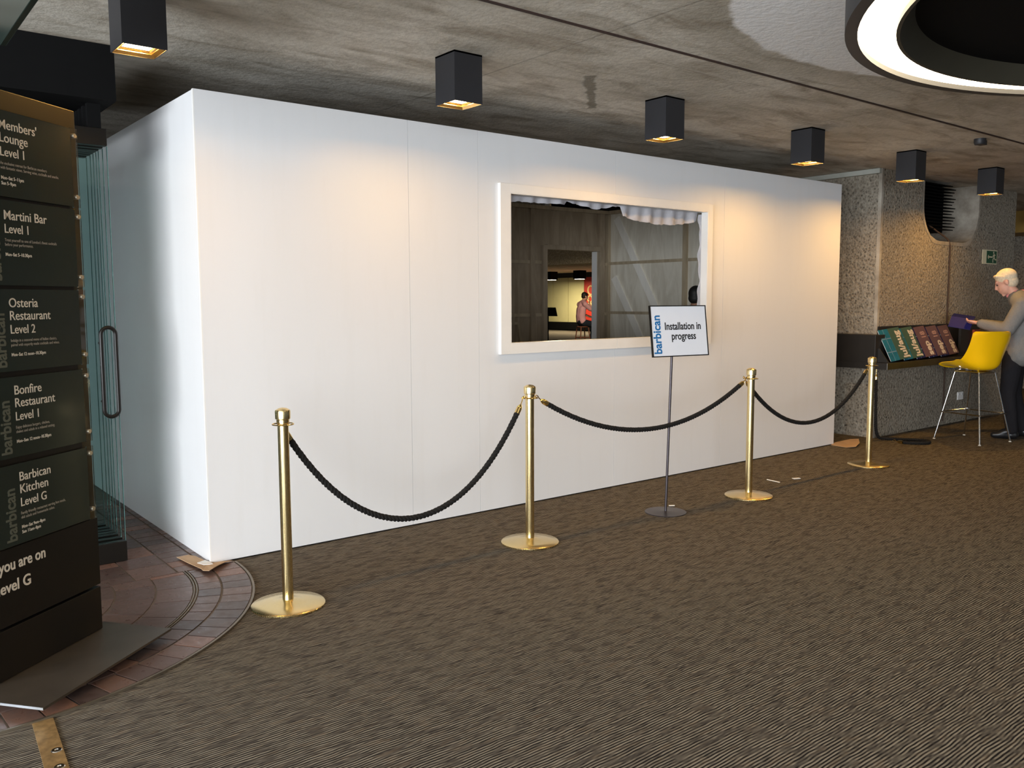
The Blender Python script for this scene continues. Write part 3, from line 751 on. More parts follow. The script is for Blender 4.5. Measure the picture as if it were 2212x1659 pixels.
# ------------------------------------------------------------------ ring lamp
rl = thing('ring_lamp', 'big black ring ceiling lamp with a glowing white underside', 'ceiling light', (2.60, -4.44, 2.65))
bm = bmesh.new(); N = 128
lathe(bm, [(1.73, 0.0), (1.73, 0.30), (1.712, 0.30), (1.712, 0.05), (1.68, 0.03), (1.68, 0.0), (1.73, 0.0)], N); obj('outer_band', bm, HOUS, rl, smooth=True)
bm = bmesh.new(); lathe(bm, [(1.52, 0.024), (1.69, 0.024), (1.69, 0.034), (1.52, 0.034), (1.52, 0.024)], N); obj('diffuser', bm, RINGL, rl, smooth=False)
bm = bmesh.new(); lathe(bm, [(1.53, 0.0), (1.53, 0.09), (1.46, 0.09), (1.515, 0.0), (1.53, 0.0)], N); obj('inner_band', bm, mat('olive_black_band', (0.03, 0.027, 0.018), 0.5, var=0.1), rl, smooth=True)
bm = bmesh.new(); lathe(bm, [(0, 0.09), (1.72, 0.09), (1.72, 0.11), (0, 0.11)], 96); obj('back_plate', bm, MATTE, rl)
bm = bmesh.new()
for k in range(6):
    a = k*math.pi/3; tube(bm, [(1.5*math.cos(a), 1.5*math.sin(a), 0.10), (1.5*math.cos(a), 1.5*math.sin(a), HC-2.65)], 0.008, 8)
obj('hanger_rods', bm, BLACK, rl)
# small sensor on the ceiling
sn = thing('ceiling_sensor', 'small dark round sensor on the ceiling near the brown joint', 'sensor', (6.474, -1.456, HC))
bm = bmesh.new(); lathe(bm, [(0, 0), (0.05, 0), (0.05, -0.03), (0.042, -0.05), (0, -0.052)], 20); obj('body', bm, HOUS, sn, smooth=True)
B('lens_box', HOUS, [(0.03, 0.075, -0.03, 0.03, -0.05, -0.01)], sn)

# ------------------------------------------------------------------ niche grille, exit sign, socket, cable
gr = thing('vent_grille', 'black louvred vent filling the left half of the concrete niche', 'vent', (8.36, 0.0, 2.38))
B('back_box', MATTE, [(0.02, 1.00, 0.20, 0.40, 0.0, 0.56)], gr)
for k in range(15):
    z = 0.015+k*0.038; ln = 0.98+0.05*math.sin(k*2.1)
    bm = bmesh.new(); quadbox(bm, [(0.02, 0.06, z), (ln, 0.06, z), (ln, 0.21, z+0.014), (0.02, 0.21, z+0.014), (0.02, 0.06, z+0.010), (ln, 0.06, z+0.010), (ln, 0.21, z+0.024), (0.02, 0.21, z+0.024)])
    obj('louvre_blade', bm, MATTE, gr)
ex = thing('exit_sign', 'green emergency exit sign with a running figure on the concrete wall', 'sign', (9.956, -0.041, 2.0))
EW, EH = 0.425, 0.182
FE = frame((0, -0.006, 0), (1, 0, 0), (0, 0, 1))
EGREEN = mat('exit_green', (0.006, 0.075, 0.035), 0.4, var=0.03); EWH = mat('exit_cream', (0.72, 0.66, 0.46), 0.5, var=0.03)
def eb(name, m, bxs, par=ex):
    bm = bmesh.new()
    for b in bxs: box(bm, *b)
    return obj(name, bm, m, par, mtx=FE)
eb('plate', EWH, [(0, EW, 0, EH, -0.005, 0.0)])
eb('green_field', EGREEN, [(0.115, EW-0.012, 0.012, EH-0.012, 0.0, 0.0008)])
bm = bmesh.new()
def seg(a, b, w): beam(bm, (a[0], a[1], 0.0014), (b[0], b[1], 0.0014), w, 0.001, (0, 0, 1))
seg((0.15, 0.092), (0.29, 0.092), 0.016); seg((0.15, 0.092), (0.175, 0.115), 0.012); seg((0.15, 0.092), (0.175, 0.069), 0.012)
lathe(bm, [(0, 0.0010), (0.013, 0.0010), (0.013, 0.0018), (0, 0.0018)], 14, 0.318, 0.150)
seg((0.325, 0.135), (0.335, 0.085), 0.026); seg((0.33, 0.09), (0.30, 0.055), 0.015); seg((0.30, 0.055), (0.305, 0.022), 0.013); seg((0.335, 0.09), (0.365, 0.060), 0.015); seg((0.365, 0.06), (0.40, 0.060), 0.012); seg((0.325, 0.13), (0.295, 0.10), 0.011); seg((0.328, 0.13), (0.37, 0.115), 0.011)
obj('running_figure', bm, EWH, ex, mtx=FE)
so = thing('wall_socket', 'small white power socket low on the concrete wall behind the stool', 'socket', (9.43, -0.041, 0.28))
B('plate', PAPER, [(0, 0.15, -0.012, 0, 0, 0.10)], so, bevel=0.003); B('switch', mat('socket_grey', (.5, .5, .5), .5), [(0.02, 0.045, -0.016, -0.012, 0.06, 0.085), (0.105, 0.13, -0.016, -0.012, 0.06, 0.085)], so)
cb = tag(obj('wall_cable', (lambda bm: (tube(bm, arcpath([(8.80, 0.10, 2.44), (9.035, -0.03, 2.27), (9.045, -0.052, 2.20), (9.05, -0.052, 0.05)], 0.06), 0.010, 8), bm)[1])(bmesh.new()), mat('brown_cable', (0.05, 0.028, 0.016), 0.7, var=0.1)), 'thin brown cable running down the concrete wall from the niche', 'cable')

# ------------------------------------------------------------------ brochure shelf and brochures
sh = thing('brochure_shelf', 'black wall shelf wrapped round the concrete corner, holding the brochures', 'shelf', (7.2, -0.28, 0.80))
def sb(n, m, b, **k): return B(n, m, [tuple(v-o for v, o in zip(bx, (7.2, 7.2, -0.28, -0.28, 0.8, 0.8))) for bx in b], sh, **k)
SHB = mat('black_laminate', (0.016, 0.015, 0.014), 0.45, var=0.15)
sb('ledge', SHB, [(7.2, 9.9, -0.28, -0.045, 0.835, 0.855), (7.2, 7.41, -0.045, 1.6, 0.835, 0.855)])
sb('front_fascia', mat('fascia_painted_reflection', (0.10, 0.075, 0.02), 0.35, 0.6, var=0.2), [(7.2, 9.9, -0.30, -0.28, 0.795, 0.865)])  # olive base colour paints in the yellow reflected on the fascia
sb('end_fascia', SHB, [(7.185, 7.2, -0.30, 1.6, 0.795, 0.865)])
sb('edge_strip', STEEL, [(7.183, 7.187, -0.303, -0.299, 0.795, 0.865)])
sb('upright_box', SHB, [(7.2, 7.40, -0.150, 1.2, 0.856, 1.165)], bevel=0.003)
bm = bmesh.new()
prism(bm, [(-0.27, 0.858), (-0.05, 0.858), (-0.05, 1.25), (-0.062, 1.25), (-0.075, 0.87)], 7.42, 9.85, 'x')
o = obj('back_rest', bm, SHB, sh, mtx=Matrix.Translation((-7.2, 0.28, -0.8)))
bm = bmesh.new(); prism(bm, [(-0.275, 0.866), (-0.10, 0.866), (-0.10, 1.0), (-0.16, 1.02)], 7.26, 7.275, 'x'); obj('side_cheek', bm, SHB, sh, mtx=Matrix.Translation((-7.2, 0.28, -0.8)))
TEAL = mat('teal_cover', (0.015, 0.16, 0.24), 0.35, var=0.35, scale=20); TGREEN = mat('green_cover_band', (0.055, 0.105, 0.075), 0.4, var=0.1)
NAVY = mat('navy_cover', (0.022, 0.018, 0.085), 0.35, var=0.35, scale=20); MAUVE = mat('mauve_cover_band', (0.13, 0.075, 0.085), 0.4, var=0.1)
LINEM = mat('pale_grid_line', (0.16, 0.26, 0.36), 0.5, var=0.1)
def brochure(k, x, kind, label):
    t = thing('brochure', label, 'brochure', (x, -0.205, 0.872), group='brochures standing on the wall shelf')
    lean = R(22); ydir = Vector((-0.10, math.sin(lean), math.cos(lean))); F = frame((0, 0, 0), (1, 0, 0), ydir)
    a = Matrix.Rotation(R(-4), 4, 'Y'); F = a @ F
    w, h = 0.44, 0.37
    def q(n, m, b, par=t):
        bm = bmesh.new(); box(bm, *b); return obj(n, bm, m, par, mtx=F)
    cv, bd = (TEAL, TGREEN) if kind == 'jul' else (NAVY, MAUVE)
    q('pages', PAPER, (0.004, w-0.004, 0.004, h-.004, -0.008, -0.001)); q('cover', cv, (0, w, 0, h, -0.001, 0.001))
    b = q('cover_band', bd, (w-0.245, w, 0.0, h, 0.001, 0.0016))
    for zz in (0.10, 0.255): q('grid_line', LINEM, (0, w-0.245, zz, zz+0.010, 0.001, 0.0015))
    q('grid_line', LINEM, (0.09, 0.097, 0, h, 0.001, 0.0015))
    if kind == 'jul': text('lettering', 'jul/aug', 0.155, CREAM, b, F @ Matrix.Translation((w-0.045, 0.012, 0.0018)) @ Matrix.Rotation(R(90), 4, 'Z'), bold=0.034, xs=0.80)
    else:
        text('lettering', 'sep', 0.155, CREAM, b, F @ Matrix.Translation((w-0.040, 0.012, 0.0018)) @ Matrix.Rotation(R(90), 4, 'Z'), bold=0.034, xs=0.82)
        text('lettering', '18', 0.135, mat('mauve_digits', (0.42, 0.26, 0.22), .5, var=.05), b, F @ Matrix.Translation((w-0.055, 0.215, 0.0018)) @ Matrix.Rotation(R(90), 4, 'Z'), bold=0.018, xs=0.70)
    return t
BL = ['teal and green jul/aug brochure, outermost at the left end of the shelf', 'teal and green jul/aug brochure beside the first purple one', 'purple sep 18 brochure next to the green ones', 'purple sep 18 brochure in the middle of the three purple ones', 'purple sep 18 brochure nearest the yellow stool']
for k in range(5):
    t = brochure(k, 7.365+k*0.315, 'jul' if k < 2 else 'sep', BL[k]); t.location.y -= 0.010*k*0.0; t.location.z += 0
    for ch in t.children: ch.location.y -= 0.0115*(4-k)
# dark holder at the right of the brochures
B_ = thing('display_stand', 'dark upright display stand on the shelf behind the reading man', 'display', (9.22, -0.27, 0.867))
B('panel', SHB, [(0, 0.5, 0.12, 0.15, 0, 0.33)], B_); B('red_leaflet', mat('red_leaflet', (0.30, 0.055, 0.03), 0.5), [(0.30, 0.46, 0.09, 0.118, 0.01, 0.30)], B_); B('lip', SHB, [(0, 0.5, 0.06, 0.12, 0, 0.012)], B_)

# ------------------------------------------------------------------ yellow bar stool
stl = thing('bar_stool', 'yellow moulded shell bar stool on four chrome legs', 'stool', (8.105, -0.81, 0), R(-11))
bm = bmesh.new(); NU, NV = 20, 26
prof = [(0.295, 0.783), (0.275, 0.798), (0.20, 0.797), (0.08, 0.783), (-0.02, 0.776), (-0.12, 0.778), (-0.195, 0.795), (-0.232, 0.84), (-0.245, 0.92), (-0.255, 1.02), (-0.262, 1.11), (-0.268, 1.175), (-0.272, 1.205)]
pf = crom([(p[0], p[1], 0) for p in prof], 3)
grid = []
for i, p in enumerate(pf):
    t = i/(len(pf)-1); row = []
    hw = 0.225+0.03*math.sin(min(1, t/0.55)*math.pi/2) - (0.018*max(0, (t-0.7)/0.3)**2) - 0.05*max(0, (0.07-t)/0.07)**1.5
    if t > 0.93: hw -= 0.03*((t-0.93)/0.07)**2
    for j in range(NU+1):
        u = -1+2*j/NU; e = abs(u)**2.6
        seatw = math.exp(-((t-0.40)/0.26)**2); bw = max(0, (t-0.5)/0.5)
        dz = e*(0.105*seatw+0.010); dy = e*(0.17*math.exp(-((t-0.52)/0.22)**2)*min(1, max(0, (t-0.2)/0.2))+0.06*bw)
        row.append(bm.verts.new((hw*u*(1-0.04*e*seatw), p.x+dy, p.y+dz*(1-0.75*bw))))
    grid.append(row)
for a, b in zip(grid, grid[1:]):
    for j in range(NU): bm.faces.new((a[j], a[j+1], b[j+1], b[j]))
bmesh.ops.recalc_face_normals(bm, faces=bm.faces[:]); bmesh.ops.solidify(bm, geom=bm.faces[:], thickness=0.007)
obj('seat_shell', bm, YELLOW, stl, smooth=True, mtx=Matrix.Rotation(R(-13), 4, 'Z'))
FEET = [(-0.26, 0.27), (0.26, 0.27), (0.26, -0.27), (-0.26, -0.27)]
for x, y in FEET:
    bm = bmesh.new(); tube(bm, [(x, y, 0.006), (x*0.52, y*0.52, 0.755)], 0.0085, 10); lg = obj('leg', bm, CHROME, stl, smooth=True)
    bm = bmesh.new(); lathe(bm, [(0, 0), (0.015, 0), (0.015, 0.006), (0.009, 0.012), (0, 0.012)], 14, x, y); obj('glide', bm, mat('pale_glide', (.5, .48, .42), .5), lg, smooth=True)
k = 1-0.30/0.755*0.48
bm = bmesh.new(); q = [(x*k*1.06, y*k*1.06, 0.31) for x, y in FEET]
for a, b in zip(q, q[1:]+q[:1]): tube(bm, [a, b], 0.0075, 8)
obj('footrest', bm, CHROME, stl, smooth=True)
bm = bmesh.new(); q = [(x*0.52, y*0.52, 0.757) for x, y in FEET]
for a, b in zip(q, q[1:]+q[:1]): tube(bm, [a, b], 0.009, 8)
tube(bm, [q[0], q[2]], 0.008, 8); tube(bm, [q[1], q[3]], 0.008, 8)
for a in q: tube(bm, [a, (a[0]*0.7, a[1]*0.7, 0.785)], 0.010, 8)
obj('seat_frame', bm, CHROME, stl, smooth=True)

# ------------------------------------------------------------------ people
def remeshed(name, chains, m, parent, voxel=0.011, smooth=2, loc=(0, 0, 0), ell=()):
    bm = bmesh.new()
    for ch in chains:
        for (p, r) in ch:
            bmesh.ops.create_icosphere(bm, subdivisions=2, radius=r, matrix=Matrix.Translation(p))
        for (p, r), (q, s) in zip(ch, ch[1:]):
            p, q = Vector(p), Vector(q)
            if (q-p).length < 1e-4: continue
            tube(bm, [p, p.lerp(q, .5), q], [r, (r+s)/2, s], 14)
    for c, rad, rot in ell:
        m4 = Matrix.Translation(c) @ rot @ Matrix.Diagonal((*rad, 1)); bmesh.ops.create_icosphere(bm, subdivisions=3, radius=1, matrix=m4)
    bmesh.ops.recalc_face_normals(bm, faces=bm.faces[:])
    me = bpy.data.meshes.new(name); bm.to_mesh(me); bm.free()
    o = bpy.data.objects.new(name, me); COL.objects.link(o)
    rm = o.modifiers.new('r', 'REMESH'); rm.mode = 'VOXEL'; rm.voxel_size = voxel; rm.use_smooth_shade = True
    if smooth: sm = o.modifiers.new('s', 'SMOOTH'); sm.factor = 0.5; sm.iterations = smooth
    dg = bpy.context.evaluated_depsgraph_get(); dg.update()
    me2 = bpy.data.meshes.new_from_object(o.evaluated_get(dg)); bpy.data.objects.remove(o); bpy.data.meshes.remove(me)
    me2.materials.clear()
    for p in me2.polygons: p.use_smooth = True
    return put(name, me2, m, parent, loc=loc)
def V(*a): return Vector(a)
I4 = Matrix.Identity(4)
def hand(wrist, d, palmn, side, curl=0.5, scale=1.0):
    """five-finger hand chains; d: finger direction, palmn: palm normal (fingers curl toward it)"""
    d = d.normalized(); n = (palmn-d*palmn.dot(d)).normalized(); s = d.cross(n)*side; W_ = wrist; ch = []
    k = scale
    base = [W_+d*0.085*k+s*(i*0.021-0.0315)*k for i in range(4)]
    for b in base: ch.append([(W_+d*0.012*k, 0.019*k), (b, 0.0125*k)])
    for b, ln in zip(base, (0.068, 0.076, 0.072, 0.056)):
        p1 = b+d*(ln*0.45*k); p2 = p1+(d*(1-curl)+n*curl).normalized()*(ln*0.33*k); p3 = p2+(d*(0.6-curl)+n*(curl+.2)).normalized()*(ln*0.27*k)
        ch.append([(b, 0.0105*k), (p1, 0.0095*k), (p2, 0.0088*k), (p3, 0.0078*k)])
    t0 = W_+d*0.025*k-s*0.025*k; t1 = t0-s*0.028*k+d*0.03*k+n*0.012*k; t2 = t1+d*0.032*k+n*0.014*k-s*.006*k
    ch.append([(W_+d*0.01*k, 0.017*k), (t0, 0.015*k), (t1, 0.0115*k), (t2, 0.009*k)])
    return ch
def head_parts(c, fwd, upv, k=1.0):
    """skin ellipsoids and chains for a head centred at c; returns ell, chains, rot"""
    f = fwd.normalized(); u = (upv-f*upv.dot(f)).normalized(); r = f.cross(u)
    rot = Matrix((r, f, u)).transposed().to_4x4()
    P = lambda x, y, z: c+r*(x*k)+f*(y*k)+u*(z*k)
    ell = [(P(0, -0.012, 0.030), (0.074*k, 0.095*k, 0.088*k), rot), (P(0, 0.028, -0.040), (0.058*k, 0.066*k, 0.075*k), rot), (P(0.076, -0.008, -0.008), (0.010*k, 0.019*k, 0.031*k), rot), (P(-0.076, -0.008, -0.008), (0.010*k, 0.019*k, 0.031*k), rot)]
    ch = [[(P(0, 0.088, 0.012), 0.011*k), (P(0, 0.106, -0.022), 0.014*k), (P(0, 0.092, -0.030), 0.013*k)],      # nose
          [(P(-0.022, 0.083, -0.060), 0.008*k), (P(0, 0.090, -0.060), 0.010*k), (P(0.022, 0.083, -0.060), 0.008*k)],
          [(P(-0.018, 0.080, -0.072), 0.008*k), (P(0, 0.086, -0.073), 0.010*k), (P(0.018, 0.080, -0.072), 0.008*k)],
          [(P(0, 0.072, -0.105), 0.017*k)], [(P(-0.045, 0.075, 0.030), 0.010*k), (P(-0.012, 0.087, 0.026), 0.008*k)], [(P(0.045, 0.075, 0.030), 0.010*k), (P(0.012, 0.087, 0.026), 0.008*k)]]
    return ell, ch, rot, P
SKIN = mat('skin_fair', (0.62, 0.34, 0.25), 0.55, var=0.12, scale=20)
SKIN2 = mat('skin_tan', (0.36, 0.19, 0.12), 0.55, var=0.12, scale=20)
def fabric(name, c, s=90): 
    def f(t, b):
        n = t.noise(t.coords(world=False), s, 3); n2 = t.noise(t.coords(world=False), 7, 4)
        cc = t.mix(n, tuple(v*.8 for v in c), tuple(min(1, v*1.2) for v in c)); t.link(t.mix(t.ramp(n2, (.4, 0), (.7, .25)), cc, tuple(v*.7 for v in c)), b.inputs['Base Color']); t.bump(n2, 0.6, 0.02)
    return mat(name, rough=0.9, spec=0.15, build=f)
def eyes(par, P, k=1.0):
    for sx in (-1, 1):
        bm = bmesh.new(); bmesh.ops.create_icosphere(bm, subdivisions=2, radius=0.0085*k, matrix=Matrix.Translation(P(sx*0.031, 0.079, 0.006))); obj('eye', bm, mat('eye_dark', (0.08, 0.05, 0.04), 0.25), par, smooth=True)
def person(loc, rz, label, J, mats, head, hands, voxel=0.011, jacket_hem=None, shortsl=False):
    """J: joints local (facing +y). builds body mesh root + clothing children"""
    ell, hch, rot, P = head_parts(*head); k_ = head[3] if len(head) > 3 else 1.0; B_ = mats.get('bulk', 0.0)
    nk = head[0]-Vector((0, 0.015, 0))
    torso = [[(J['sl']*0.62+J['sr']*0.38, 0.07), (J['chest'], 0.105), (J['belly'], 0.105), (J['hip'], 0.11)], [(J['sl'], 0.055), (J['neck']-Z*0.02, 0.06), (J['sr'], 0.055)]]
    side = (J['sr']-J['sl']).normalized()
    for w_ in (-1, 1):
        torso.append([(J['chest']+side*0.085*w_, 0.085), (J['belly']+side*0.07*w_, 0.09), (J['hip']+side*0.085*w_, 0.088)])
    body = list(torso)+hch
    body.append([(J['neck'], 0.058), (head[0]-(head[2]*0.06), 0.054)])
    for s in 'lr':
        body.append([(J['s'+s], 0.052), (J['e'+s], 0.040), (J['w'+s], 0.027)])
        body.append([(J['h'+s], 0.085), (J['k'+s], 0.055), (J['a'+s], 0.037), (J['a'+s]+J['f'+s]*0.12-Z*0.055, 0.028)])
    for h in hands: body += hand(*h)
    root = remeshed('person', body, mats['skin'], None, voxel, 1, loc, ell)
    root.rotation_euler = (0, 0, rz); tag(root, label, 'person')
    # clothing
    top = []
    for ch in torso: top.append([(p, r+0.018+B_) for p, r in ch])
    if jacket_hem:
        for w_ in (-1, 0, 1): top.append([(J['belly']+side*0.08*w_, 0.118+B_), (J['hip']+side*0.085*w_+V(0, -.02, 0), 0.122+B_), (Vector((J['hip'].x, J['hip'].y-.03, jacket_hem+.11))+side*0.10*w_, 0.125+B_)])
    for s in 'lr':
        if shortsl: mid = J['s'+s].lerp(J['e'+s], 0.62); top.append([(J['s'+s], 0.078), (mid, 0.066)])
        else: top.append([(J['s'+s], 0.080+B_*.5), (J['e'+s], 0.066+B_*.4), (J['w'+s].lerp(J['e'+s], 0.12), 0.048+B_*.2)])
    remeshed('jacket' if jacket_hem else 'shirt', top, mats['top'], root, 0.014, 2)
    leg = []
    leg.append([(J['hip']-side*0.05, 0.125), (J['hip']+side*0.05, 0.125)])
    for s in 'lr': leg.append([(J['h'+s], 0.112), (J['k'+s], 0.083), (J['a'+s]+Z*0.0, 0.062)])
    remeshed('trousers', leg, mats['legs'], root, 0.014, 2)
    for s in 'lr':
        a = J['a'+s]; f = J['f'+s]; heel = a-Z*(0.055)-f*0.035; g = lambda v, r: (Vector((v.x, v.y, v.z)), r)
        remeshed('shoe', [[(a-Z*0.015, 0.045), (heel, 0.040), (heel+f*0.12, 0.043), (heel+f*0.21-Z*0.008, 0.034)], [(a-Z*0.005, 0.046), (a+f*0.07-Z*0.028, 0.046), (heel+f*0.15, 0.040)]], mats['shoe'], root, 0.010, 2)
    f, u = head[1].normalized(), head[2]
    if 'collar' in mats:
        remeshed('shirt_collar', [[(J['neck']+side*-0.055+V(0, .02, 0.045), 0.026), (J['neck']+V(0, -0.045, 0.055), 0.026), (J['neck']+side*0.055+V(0, .02, 0.045), 0.026), (J['neck']+V(0, 0.09, 0.01), 0.03), (J['neck']+side*-0.055+V(0, .02, 0.045), 0.026)]], mats['collar'], root, 0.010, 2)
    hair = [(P(0, -0.020, 0.042), (0.081*k_, 0.099*k_, 0.088*k_), rot), (P(0, -0.040, -0.012), (0.073*k_, 0.066*k_, 0.066*k_), rot)]
    hr = [[(P(-0.074, -0.01, 0.045), 0.014), (P(-0.052, 0.045, 0.082), 0.018), (P(0.0, 0.066, 0.092), 0.018), (P(0.052, 0.045, 0.082), 0.018), (P(0.074, -0.01, 0.045), 0.014)]]
    remeshed('hair', hr, mats['hair'], root, 0.008, 2, ell=hair)
    eyes(root, P, k_)
    return root
# older man reading at the shelf
hc = V(-0.02, 0.115, 1.735)
J = dict(sl=V(-0.20, -0.07, 1.48), sr=V(0.20, -0.06, 1.48), neck=V(0, -0.005, 1.575), chest=V(0, -0.07, 1.36), belly=V(0, -0.045, 1.12), hip=V(0, -0.04, 0.95),
         el=V(-0.29, 0.06, 1.21), wl=V(-0.12, 0.36, 1.285), er=V(0.29, 0.06, 1.21), wr=V(0.12, 0.36, 1.275),
         hl=V(-0.095, 0, 0.93), kl=V(-0.115, 0.035, 0.50), al=V(-0.12, -0.02, 0.10), fl=V(-0.12, 0.99, 0).normalized(),
         hr=V(0.095, 0, 0.93), kr=V(0.12, -0.0, 0.50), ar=V(0.14, -0.10, 0.10), fr=V(0.25, 0.97, 0).normalized())
GREY = fabric('grey_tweed', (0.20, 0.195, 0.185)); DARK = fabric('dark_trousers', (0.016, 0.015, 0.017)); SHOE = mat('black_shoe_leather', (0.010, 0.010, 0.011), 0.35)
person((8.63, -1.0, 0), R(17), 'grey-haired man in a grey jacket standing and reading a blue booklet', J,
       dict(bulk=0.028, skin=SKIN, top=GREY, legs=DARK, shoe=SHOE, hair=mat('grey_white_hair', (0.66, 0.56, 0.40), 0.8, var=0.25, scale=60), collar=fabric('pink_shirt', (0.60, 0.24, 0.24))),
       (hc, V(0, 0.88, -0.46), V(0, 0.46, 0.88), 1.14), [(J['wl'], V(0.28, 0.9, 0.1), V(0.4, 0, 0.9), -1, 0.55), (J['wr'], V(-0.28, 0.9, 0.1), V(-.4, 0, 0.9), 1, 0.55)], jacket_hem=0.845)
bk = thing('booklet', 'open blue booklet held in the hands of the grey-haired man', 'booklet', (8.63, -1.0, 0), R(17))
NB = mat('booklet_blue', (0.010, 0.011, 0.10), 0.6, spec=0.2, var=0.15)
Fb = frame((-0.16, 0.42, 1.315), (1, 0, 0), (0, 0.90, 0.15))
def leafq(nm, m, x0, z0_, x1, z1_, w0, w1, th): 
    bm = bmesh.new(); quadbox(bm, [(x0, w0, z0_), (x1, w0, z1_), (x1, w1, z1_), (x0, w1, z0_), (x0, w0, z0_+th), (x1, w0, z1_+th), (x1, w1, z1_+th), (x0, w1, z0_+th)]); obj(nm, bm, m, bk, mtx=Fb)
leafq('cover', NB, 0.05, -0.115, 0.16, 0.0, 0, 0.23, 0.004); leafq('cover', NB, 0.16, 0.0, 0.30, 0.03, 0, 0.23, 0.004)
leafq('pages', PAPER, 0.162, -0.004, 0.296, 0.026, 0.004, 0.226, 0.003)

# person half hidden inside the booth
J2 = dict(sl=V(-0.18, 0, 1.37), sr=V(0.18, 0, 1.37), neck=V(0, 0.01, 1.455), chest=V(0, 0, 1.25), belly=V(0, 0.01, 1.05), hip=V(0, 0, 0.90),
          el=V(-0.22, 0.0, 1.12), wl=V(-0.2, 0.14, 0.92), er=V(0.22, 0, 1.12), wr=V(0.2, 0.14, 0.92),
          hl=V(-0.09, 0, 0.88), kl=V(-0.1, 0.02, 0.48), al=V(-0.1, -0.02, 0.10), fl=V(-0.1, 1, 0).normalized(), hr=V(0.09, 0, 0.88), kr=V(0.1, 0.02, 0.48), ar=V(0.1, -0.02, 0.10), fr=V(0.1, 1, 0).normalized())
person((5.695, 1.10, 0), R(-75), 'dark-haired person inside the booth, mostly hidden behind the sign', J2,
       dict(skin=SKIN2, top=fabric('charcoal_top', (0.02, 0.022, 0.022)), legs=DARK, shoe=SHOE, hair=mat('black_hair', (0.010, 0.009, 0.008), 0.6, var=.2, scale=60)),
       (V(0, 0.035, 1.575), V(0, 0.97, -0.22), V(0, 0.22, 0.97)), [(J2['wl'], V(0, .5, -1), V(.8, .5, .2), -1, .35), (J2['wr'], V(0, .5, -1), V(-.8, .5, .2), 1, .35)])

# seated man far away, seen through the back doorway
J3 = dict(sl=V(-0.18, -0.02, 1.44), sr=V(0.18, -0.02, 1.44), neck=V(0, 0.02, 1.53), chest=V(0, -0.05, 1.30), belly=V(0, -0.07, 1.09), hip=V(0, -0.05, 0.95),
          el=V(-0.22, 0.10, 1.16), wl=V(-0.10, 0.34, 1.06), er=V(0.20, 0.24, 1.22), wr=V(0.05, 0.20, 1.44),
          hl=V(-0.10, 0, 0.90), kl=V(-0.13, 0.44, 0.86), al=V(-0.12, 0.36, 0.42), fl=V(-0.1, 1, 0).normalized(), hr=V(0.10, 0, 0.90), kr=V(0.13, 0.44, 0.82), ar=V(0.13, 0.30, 0.40), fr=V(0.1, 1, 0).normalized())
FM = V(15.55, 13.36, 0)
person(FM, R(-105), 'dark-haired man in a pink shirt sitting on a bar stool beyond the doorway', J3,
       dict(skin=SKIN, top=fabric('pink_polo', (0.56, 0.30, 0.34)), legs=fabric('dark_jeans', (0.015, 0.018, 0.028)), shoe=SHOE, hair=mat('dark_hair', (0.014, 0.010, 0.008), 0.6, var=.2, scale=60)),
       (V(0, 0.065, 1.665), V(0, 0.96, -0.25), V(0, 0.25, 0.96)), [(J3['wl'], V(.6, .8, -.1), V(0, 0, -1), -1, .3), (J3['wr'], V(-.1, 0, 1), V(-.3, -.9, 0), 1, .4)], shortsl=True, voxel=0.012)
ws = thing('wooden_bar_stool', 'red-brown wooden bar stool under the man in pink', 'stool', FM, R(-105))
RW = mat('red_brown_wood', (0.13, 0.04, 0.02), 0.5)
bm = bmesh.new(); lathe(bm, [(0, 0.775), (0.17, 0.775), (0.18, 0.79), (0.17, 0.805), (0, 0.805)], 28); obj('seat', bm, RW, ws, smooth=True)
for x, y in ((-1, -1), (1, -1), (1, 1), (-1, 1)):
    bm = bmesh.new(); tube(bm, [(x*0.20, y*0.20, 0.0), (x*0.12, y*0.12, 0.78)], 0.017, 8); obj('leg', bm, RW, ws, smooth=True)
for z_, k in ((0.30, 0.17), (0.48, 0.15)):
    for a, b in (((-k, -k), (k, -k)), ((k, -k), (k, k)), ((k, k), (-k, k)), ((-k, k), (-k, -k))):
        bm = bmesh.new(); tube(bm, [(*a, z_), (*b, z_)], 0.011, 8); obj('stretcher', bm, RW, ws, smooth=True)
tb_ = tag(remeshed('carrier_bag', [[(V(0, 0, 0.10), 0.10), (V(0.03, 0.05, 0.32), 0.05), (V(0.04, 0.05, 0.42), 0.02)], [(V(0.1, 0.02, 0.10), 0.09)]], mat('lime_bag', (0.35, 0.60, 0.05), 0.5), None, 0.014, 2, FM+V(0.42, -0.42, 0)), 'lime green bag on the floor beside the far bar stool', 'bag')

# ------------------------------------------------------------------ far hall beyond the booth doorway
FX = 28.5
OLIVE = mat('back_painted_glass', (0.62, 0.57, 0.30), 0.12, spec=0.6, var=0.06, scale=2)
fwall = struct(B('wall_far', mat('far_wall_dark', (0.03, 0.028, 0.025), 0.7, var=.1), [(FX+0.05, FX+0.3, 20, 36, 0, HC)]))
B('plinth', MATTE, [(FX-0.12, FX+0.05, 20, 36, 0.05, 0.42)], fwall)
for k in range(5):
    y0 = 27.05+k*1.2
    B('glass_panel', OLIVE, [(FX, FX+0.04, y0+0.02, y0+1.18, 0.44, 2.72)], fwall)
ps = thing('red_poster', 'tall red poster with pale figures on the far wall', 'poster', (FX, 25.64, 0.44))
REDP = mat('poster_red', (0.50, 0.035, 0.02), 0.45, var=0.35, scale=1.2); PBL = mat('poster_pale', (0.75, 0.50, 0.22), 0.5, var=0.2)
B('sheet', REDP, [(-0.05, -0.01, -2.2, 1.36, 0, 2.28)], ps)
bm = bmesh.new()
